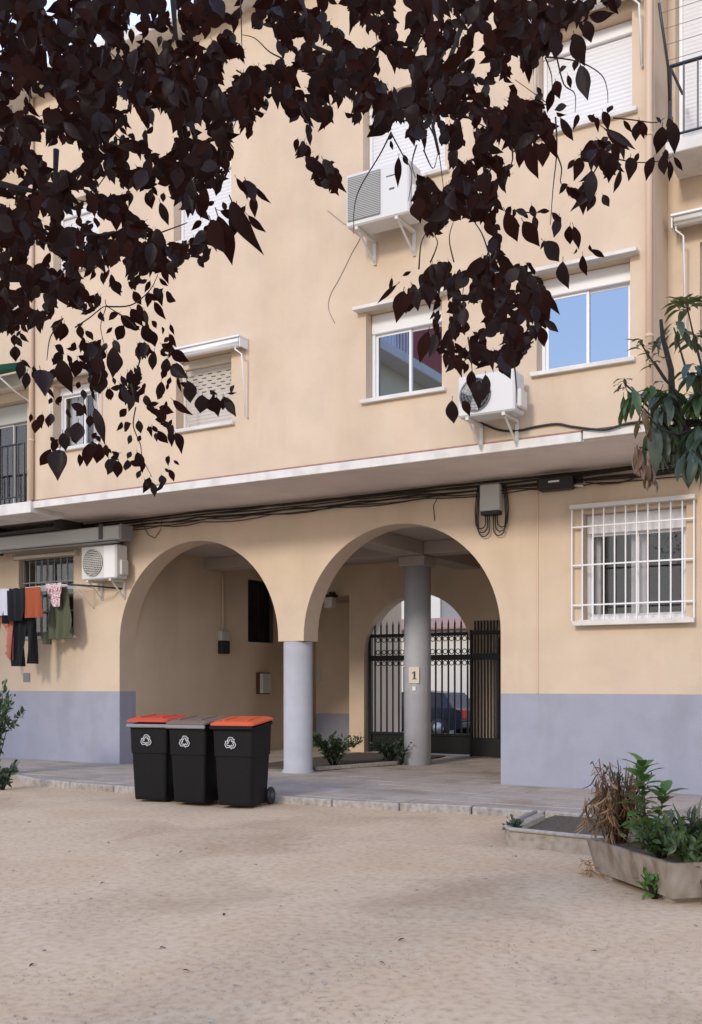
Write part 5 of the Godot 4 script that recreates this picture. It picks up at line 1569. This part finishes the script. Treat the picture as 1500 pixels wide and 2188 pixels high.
const TWIGS := [[[575, 0], [583, 60], [596, 95], [604, 125]], [[604, 125], [575, 110], [545, 82], [516, 74]], [[514, 0], [516, 60], [517, 100], [523, 138]], [[0, 400], [60, 408], [120, 420], [180, 430], [240, 450]], [[655, 95], [690, 112], [715, 125]], [[603, 140], [625, 150], [655, 145], [700, 150]], [[785, 110], [810, 90], [830, 80]], [[900, 240], [925, 285], [938, 330], [948, 405]], [[836, 282], [812, 330], [770, 400], [757, 445], [756, 500]], [[836, 285], [860, 330], [880, 370], [872, 430]], [[890, 310], [880, 350], [888, 380]], [[905, 320], [925, 360], [935, 330]], [[1165, 122], [1200, 125], [1245, 135], [1285, 160], [1297, 190], [1299, 220]], [[1165, 122], [1178, 160], [1180, 195]], [[1190, 125], [1205, 180], [1228, 200], [1229, 240]], [[1187, 250], [1190, 320], [1182, 400], [1176, 480]], [[1190, 330], [1200, 360], [1198, 390], [1212, 402]], [[1310, 252], [1350, 256], [1400, 262], [1420, 252]], [[1310, 338], [1360, 347], [1410, 344], [1435, 335]], [[1140, 216], [1170, 222], [1100, 170]], [[290, 700], [270, 680], [230, 655], [225, 640]], [[225, 655], [280, 652], [320, 620], [338, 585]], [[160, 700], [190, 680], [225, 655], [215, 700], [230, 760]], [[290, 870], [285, 910], [300, 950], [305, 980], [325, 1020]], [[135, 680], [108, 720], [100, 770]], [[1050, 560], [1030, 500], [1000, 450], [990, 380]], [[970, 560], [960, 510], [970, 470]], [[920, 560], [935, 520], [925, 500]], [[895, 575], [900, 520], [915, 490]], [[1000, 720], [1005, 760], [1010, 800]], [[1098, 770], [1104, 830], [1104, 860]], [[335, 500], [390, 480], [400, 475]], [[290, 528], [350, 528], [420, 520]], [[1095, 450], [1140, 455], [1160, 452]]]

func poly_of(a: Array) -> PackedVector2Array:
	var p := PackedVector2Array()
	for i in range(0, a.size(), 2): p.append(Vector2(a[i], a[i + 1]))
	return p
func eased(p: Array) -> Array:
	var out := []
	for i in p.size() - 1:
		var a: Vector3 = p[maxi(i - 1, 0)]
		var b: Vector3 = p[i]
		var c: Vector3 = p[i + 1]
		var d: Vector3 = p[mini(i + 2, p.size() - 1)]
		for k in 5: out.append(b.cubic_interpolate(c, a, d, k / 5.0))
	out.append(p[-1])
	return out
func build_plum() -> void:
	rng.seed = 7
	var base := Vector3(-3.1, 0, 13.0)
	var tree := thing("plum_tree", "purple leaved plum tree with branches hanging over the courtyard", "tree", base)
	# raster of the leafy masses, 5 pixels a cell
	var W := 300
	var H := 216
	var grid := PackedByteArray()
	grid.resize(W * H)
	for set_ in [[MASS, 1], [GAPS, 0]]:
		for a in set_[0]:
			var p := poly_of(a)
			var box := Rect2(p[0], Vector2.ZERO)
			for v in p: box = box.expand(v)
			for j in range(maxi(0, int(box.position.y / 5)), mini(H, int(box.end.y / 5) + 1)):
				for i in range(maxi(0, int(box.position.x / 5)), mini(W, int(box.end.x / 5) + 1)):
					if Geometry2D.is_point_in_polygon(Vector2(i * 5 + 2.5, j * 5 + 2.5), p): grid[j * W + i] = set_[1]
	var leaves := []          # [size in pixels, mesh, transform, material]
	var right := Vector3(cos(deg_to_rad(YAW)), 0, -sin(deg_to_rad(YAW)))
	var add := func(bp: Vector2, tp: Vector2, ratio: float, real: float, roll: float) -> void:
		var lp := bp.distance_to(tp)
		var d := clampf(F * real / lp, 2.1, 4.8)
		var a := at_depth(bp.x, bp.y, d)
		var b := at_depth(tp.x, tp.y, d + rng.randf_range(-0.4, 0.4) * lp * d / F)
		var nrm := (EYE - a).normalized().rotated((b - a).normalized(), roll) + rand_dir() * 0.1
		var rr: float = snappedf(clampf(ratio / maxf(0.35, cos(roll)), 0.2, 0.8), 0.1)
		leaves.append([lp, leaf_mesh(rr, [0.12, 0.35, 0.7][rng.randi() % 3], [0.05, 0.3, 0.65][rng.randi() % 3], "ovate"), leaf_tf(a - base, b - a, nrm), rng.randi() % 3])
	for s in SINGLE:
		if s.size() > 4 and s[4] < 0.01: continue
		add.call(Vector2(s[0], s[1]), Vector2(s[2], s[3]), s[4] if s.size() > 4 else 0.55, rng.randf_range(0.055, 0.068), rng.randf_range(-0.4, 0.4))
		for k in (2 if s[1] > 600 and s[0] < 420 else 1):        # smaller leaves on the same twig
			if rng.randf() < 0.3: continue
			var p := Vector2(s[0], s[1]) + Vector2(rng.randf_range(-26, 26), rng.randf_range(-30, 6))
			var an := PI / 2 + rng.randfn() * 0.7
			add.call(p, p + Vector2(cos(an), sin(an)) * rng.randf_range(15, 30), rng.randf_range(0.4, 0.6), rng.randf_range(0.03, 0.045), rng.randf_range(-0.8, 0.8))
	# fill the masses with hanging leaves that stay inside the outline
	var cover := PackedByteArray()
	cover.resize(W * H)
	var free := []
	for i in W * H:
		if grid[i]: free.append(i)
	var tries := 0
	var made := 0
	while tries < 90000 and made < 4100:
		tries += 1
		var c: int = free[rng.randi() % free.size()]
		if cover[c] > (0 if made > 1600 else 2) and rng.randf() < 0.93: continue
		var mid := Vector2((c % W) * 5 + rng.randf() * 5, (c / W) * 5 + rng.randf() * 5)
		var an := PI / 2 + rng.randfn() * 0.8
		var lp := rng.randf_range(26, 52) if made < 1500 else rng.randf_range(18, 38)
		var dv := Vector2(cos(an), sin(an))
		var sv := Vector2(-dv.y, dv.x)
		var ratio := rng.randf_range(0.36, 0.6)
		var bad := 0
		var cells := []
		for t in [-0.48, -0.3, -0.12, 0.06, 0.24, 0.42]:
			for s in [-0.35, 0.0, 0.35]:
				var p: Vector2 = mid + dv * lp * t + sv * lp * ratio * s * (1.0 - absf(t) * 1.2)
				var i := int(p.x / 5)
				var j := int(p.y / 5)
				if p.x < 0 or p.y < 0 or i >= W or j >= H: continue
				if not grid[j * W + i]: bad += 1
				cells.append(j * W + i)
		if bad > 1: continue
		for q in cells: cover[q] = mini(cover[q] + 1, 200)
		made += 1
		add.call(mid - dv * lp / 2, mid + dv * lp / 2, ratio * 1.05, rng.randf_range(0.038, 0.06), rng.randf_range(-1.0, 1.0))
	print("plum leaves in view ", leaves.size(), " tries ", tries)
	leaves.sort_custom(func(a, b): return a[0] > b[0])
	var rest := [[], [], []]
	for i in leaves.size():
		var l: Array = leaves[i]
		if i < 300: inst("leaf", l[1], M["plum%d" % l[3]], l[2], tree)
		else: rest[l[3]].append([l[1], l[2]])
	# the crown above and behind the picture
	for i in 6500:
		var p := Vector3(rng.randf_range(-6.2, 1.6), rng.randf_range(3.3, 6.6), rng.randf_range(8.6, 16.5))
		var c := (p - Vector3(-2.4, 5.0, 12.4)) / Vector3(3.9, 1.9, 4.0)
		if c.length() > 1.0: continue
		var v := p - EYE
		var fwd := v.dot(Vector3(-sin(deg_to_rad(YAW)), 0, -cos(deg_to_rad(YAW))))
		if fwd > 0.0 and v.y < fwd * 0.70 + 0.12: continue
		var dn := (Vector3(0, -1, 0) + rand_dir() * 0.9).normalized()
		rest[i % 3].append([leaf_mesh(0.5, 0.3, 0.25, "ovate"), leaf_tf(p - base, dn * rng.randf_range(0.06, 0.09), rand_dir())])
	for k in 3:
		if rest[k].size(): join(rest[k], M["plum%d" % k], "foliage", tree)
	# twigs, limbs and trunk
	var st := tool(false)
	for t in TWIGS:
		var d := rng.randf_range(2.6, 3.4)
		var pts := []
		for p in t: pts.append(at_depth(p[0], p[1], d) - base)
		pts = eased(pts)
		tube(st, pts, 0.0024, 5, 0.0009)
	for k in 120:
		var c: int = free[rng.randi() % free.size()]
		var p := Vector2((c % W) * 5, (c / W) * 5)
		var d := rng.randf_range(2.5, 3.6)
		var pts := [at_depth(p.x, p.y, d) - base]
		var an := PI / 2 + rng.randfn() * 0.6
		for i in 3:
			p += Vector2(cos(an), sin(an)) * rng.randf_range(20, 34)
			an += rng.randfn() * 0.35
			var ci := clampi(int(p.y / 5), 0, H - 1) * W + clampi(int(p.x / 5), 0, W - 1)
			if not grid[ci]: break
			pts.append(at_depth(p.x, p.y, d) - base)
		if pts.size() > 1: tube(st, pts, 0.0028, 5, 0.0012)
	put("twigs", st, M.bark, tree)
	st = tool(false)
	var fork := Vector3(0.1, 2.1, -0.1)
	tube(st, [Vector3(0, -0.04, 0), Vector3(0.03, 0.9, -0.02), fork], 0.14, 14, 0.11)
	put("trunk", st, M.bark, tree)
	for e in [[at_depth(0, 60, 3.0), 0.03], [at_depth(300, -60, 3.0), 0.03], [at_depth(640, -30, 3.0), 0.03], [at_depth(1000, -60, 3.2), 0.025], [at_depth(1240, -60, 3.1), 0.018], [Vector3(-4.6, 5.2, 14.5), 0.03], [Vector3(-1.0, 5.6, 14.8), 0.03]]:
		st = tool(false)
		var tip: Vector3 = e[0] - base
		tube(st, [fork, fork.lerp(tip, 0.35) + Vector3(0, 0.85, 0), fork.lerp(tip, 0.75) + Vector3(0, 0.5, 0), tip], 0.06, 10, e[1] * 0.4)
		put("limb", st, M.bark, tree)
	st = tool(false)
	for b in [[[370, 0], [374, 60], [380, 100]], [[0, 392], [40, 402], [90, 412], [150, 420]], [[1000, -10], [985, 60], [960, 130], [940, 200], [925, 270], [938, 330]], [[640, -10], [660, 60], [672, 100], [760, 135]], [[120, 320], [118, 380], [125, 440]], [[1180, 0], [1165, 60], [1160, 120]]]:
		var pts := []
		for p in b: pts.append(at_depth(p[0], p[1], 3.0) - base)
		tube(st, pts, 0.009, 7, 0.004)
		put("branch", st, M.bark, tree)
		st = tool(false)

# ---------------------------------------------------------------- litter on the earth
func build_litter() -> void:
	rng.seed = 99
	for p in [[228, 1802], [445, 1815], [337, 1830], [392, 1821], [224, 1888], [197, 1924], [98, 2035], [342, 2029], [74, 2063], [1128, 1803], [1101, 1831], [865, 2010], [714, 1906], [810, 2060], [1482, 1981], [60, 1758], [545, 1850], [480, 1955], [390, 2078], [1275, 2036]]:
		var g := on_ground(p[0], p[1])
		var an := rng.randf() * TAU
		var o := inst(numbered("fallen_leaf"), leaf_mesh(0.5, 0.35, 0.3, "ovate"), M.plum1, leaf_tf(g + Vector3(0, 0.010, 0), Vector3(cos(an), 0.06, sin(an)) * rng.randf_range(0.028, 0.045), Vector3(0, 1, 0)), self)
		tag(o, "small dark fallen leaf lying on the bare earth", "leaf", "fallen leaves on the earth")
	var peb := tool(false)
	lathe(peb, [Vector2(0, -0.5), Vector2(0.8, -0.3), Vector2(1.0, 0.0), Vector2(0.75, 0.35), Vector2(0, 0.5)], 7)
	peb.generate_normals()
	var mm := MultiMesh.new()
	mm.transform_format = MultiMesh.TRANSFORM_3D
	mm.mesh = peb.commit()
	mm.instance_count = 5200
	for i in 5200:
		var px := rng.randf_range(-300, 1800)
		var py := 1730.0 + pow(rng.randf(), 0.75) * 560.0
		var g := on_ground(px, py)
		if g.z < kerb_z(g.x) + 0.04: g.z = kerb_z(g.x) + 0.05 + rng.randf() * 0.3
		var s := rng.randf_range(0.0018, 0.0048) * (1.0 if rng.randf() < 0.95 else 2.2)
		mm.set_instance_transform(i, Transform3D(Basis(Vector3.UP, rng.randf() * TAU).scaled(Vector3(s * rng.randf_range(0.8, 1.5), s, s)), g + Vector3(0, 0.001, 0)))
	var o := MultiMeshInstance3D.new()
	o.name = "gravel"
	o.multimesh = mm
	o.material_override = M.kerb
	add_child(o)
	tag(o, "fine grit scattered over the bare earth", "gravel")
	o.set_meta("kind", "stuff")

# ---------------------------------------------------------------- scene
func _ready() -> void:
	rng.seed = 1
	var cam := Camera3D.new()
	cam.name = "camera"
	cam.projection = Camera3D.PROJECTION_FRUSTUM
	cam.near = 0.05
	cam.far = 400.0
	cam.size = 0.05 * 2188.0 / F
	cam.frustum_offset = Vector2(0, 0.05 * 366.0 / F)
	cam.position = EYE
	cam.rotation_degrees.y = YAW
	add_child(cam)
	cam.current = true
	var env := Environment.new()
	env.tonemap_mode = Environment.TONE_MAPPER_LINEAR
	env.tonemap_exposure = 2.03
	env.background_mode = Environment.BG_SKY
	var sm := ProceduralSkyMaterial.new()
	sm.sky_top_color = Color(0.54, 0.66, 0.89)
	sm.sky_horizon_color = Color(0.98, 0.96, 0.93)
	sm.sky_curve = 0.36
	sm.ground_bottom_color = Color(0.35, 0.30, 0.26)
	sm.ground_horizon_color = Color(0.6, 0.6, 0.6)
	sm.sun_angle_max = 1.0
	var sky := Sky.new()
	sky.sky_material = sm
	env.sky = sky
	env.background_energy_multiplier = 1.0
	env.sdfgi_enabled = true
	env.ssao_enabled = true
	env.ssil_enabled = true
	var we := WorldEnvironment.new()
	we.name = "environment"
	we.environment = env
	add_child(we)
	var sun := DirectionalLight3D.new()
	sun.name = "sun"
	sun.light_energy = 0.30
	sun.light_angular_distance = 10.0
	sun.light_color = Color(1.0, 0.96, 0.91)
	sun.shadow_enabled = true
	sun.rotation_degrees = Vector3(-24, -2, 0)
	add_child(sun)
	make_materials()
	build_ground()
	build_house()
	build_beyond()
	build_fittings()
	build_washing()
	build_passage()
	bin("black wheelie bin with a red lid at the far end of the three", Vector3(-8.09, 0, 3.10), 14.0, M.lid_red, M.grey, deg_to_rad(-2.5))
	bin("black wheelie bin with a grey brown lid between the two bright lids", Vector3(-7.50, 0, 3.09), 8.0, M.lid_grey, M.grey, deg_to_rad(-0.5))
	bin("black wheelie bin with an orange lid nearest the front column", Vector3(-6.90, 0, 3.06), 12.0, M.lid_orange, M.bin, deg_to_rad(-0.5))
	build_planters()
	build_loquat()
	build_plum()
	build_litter()
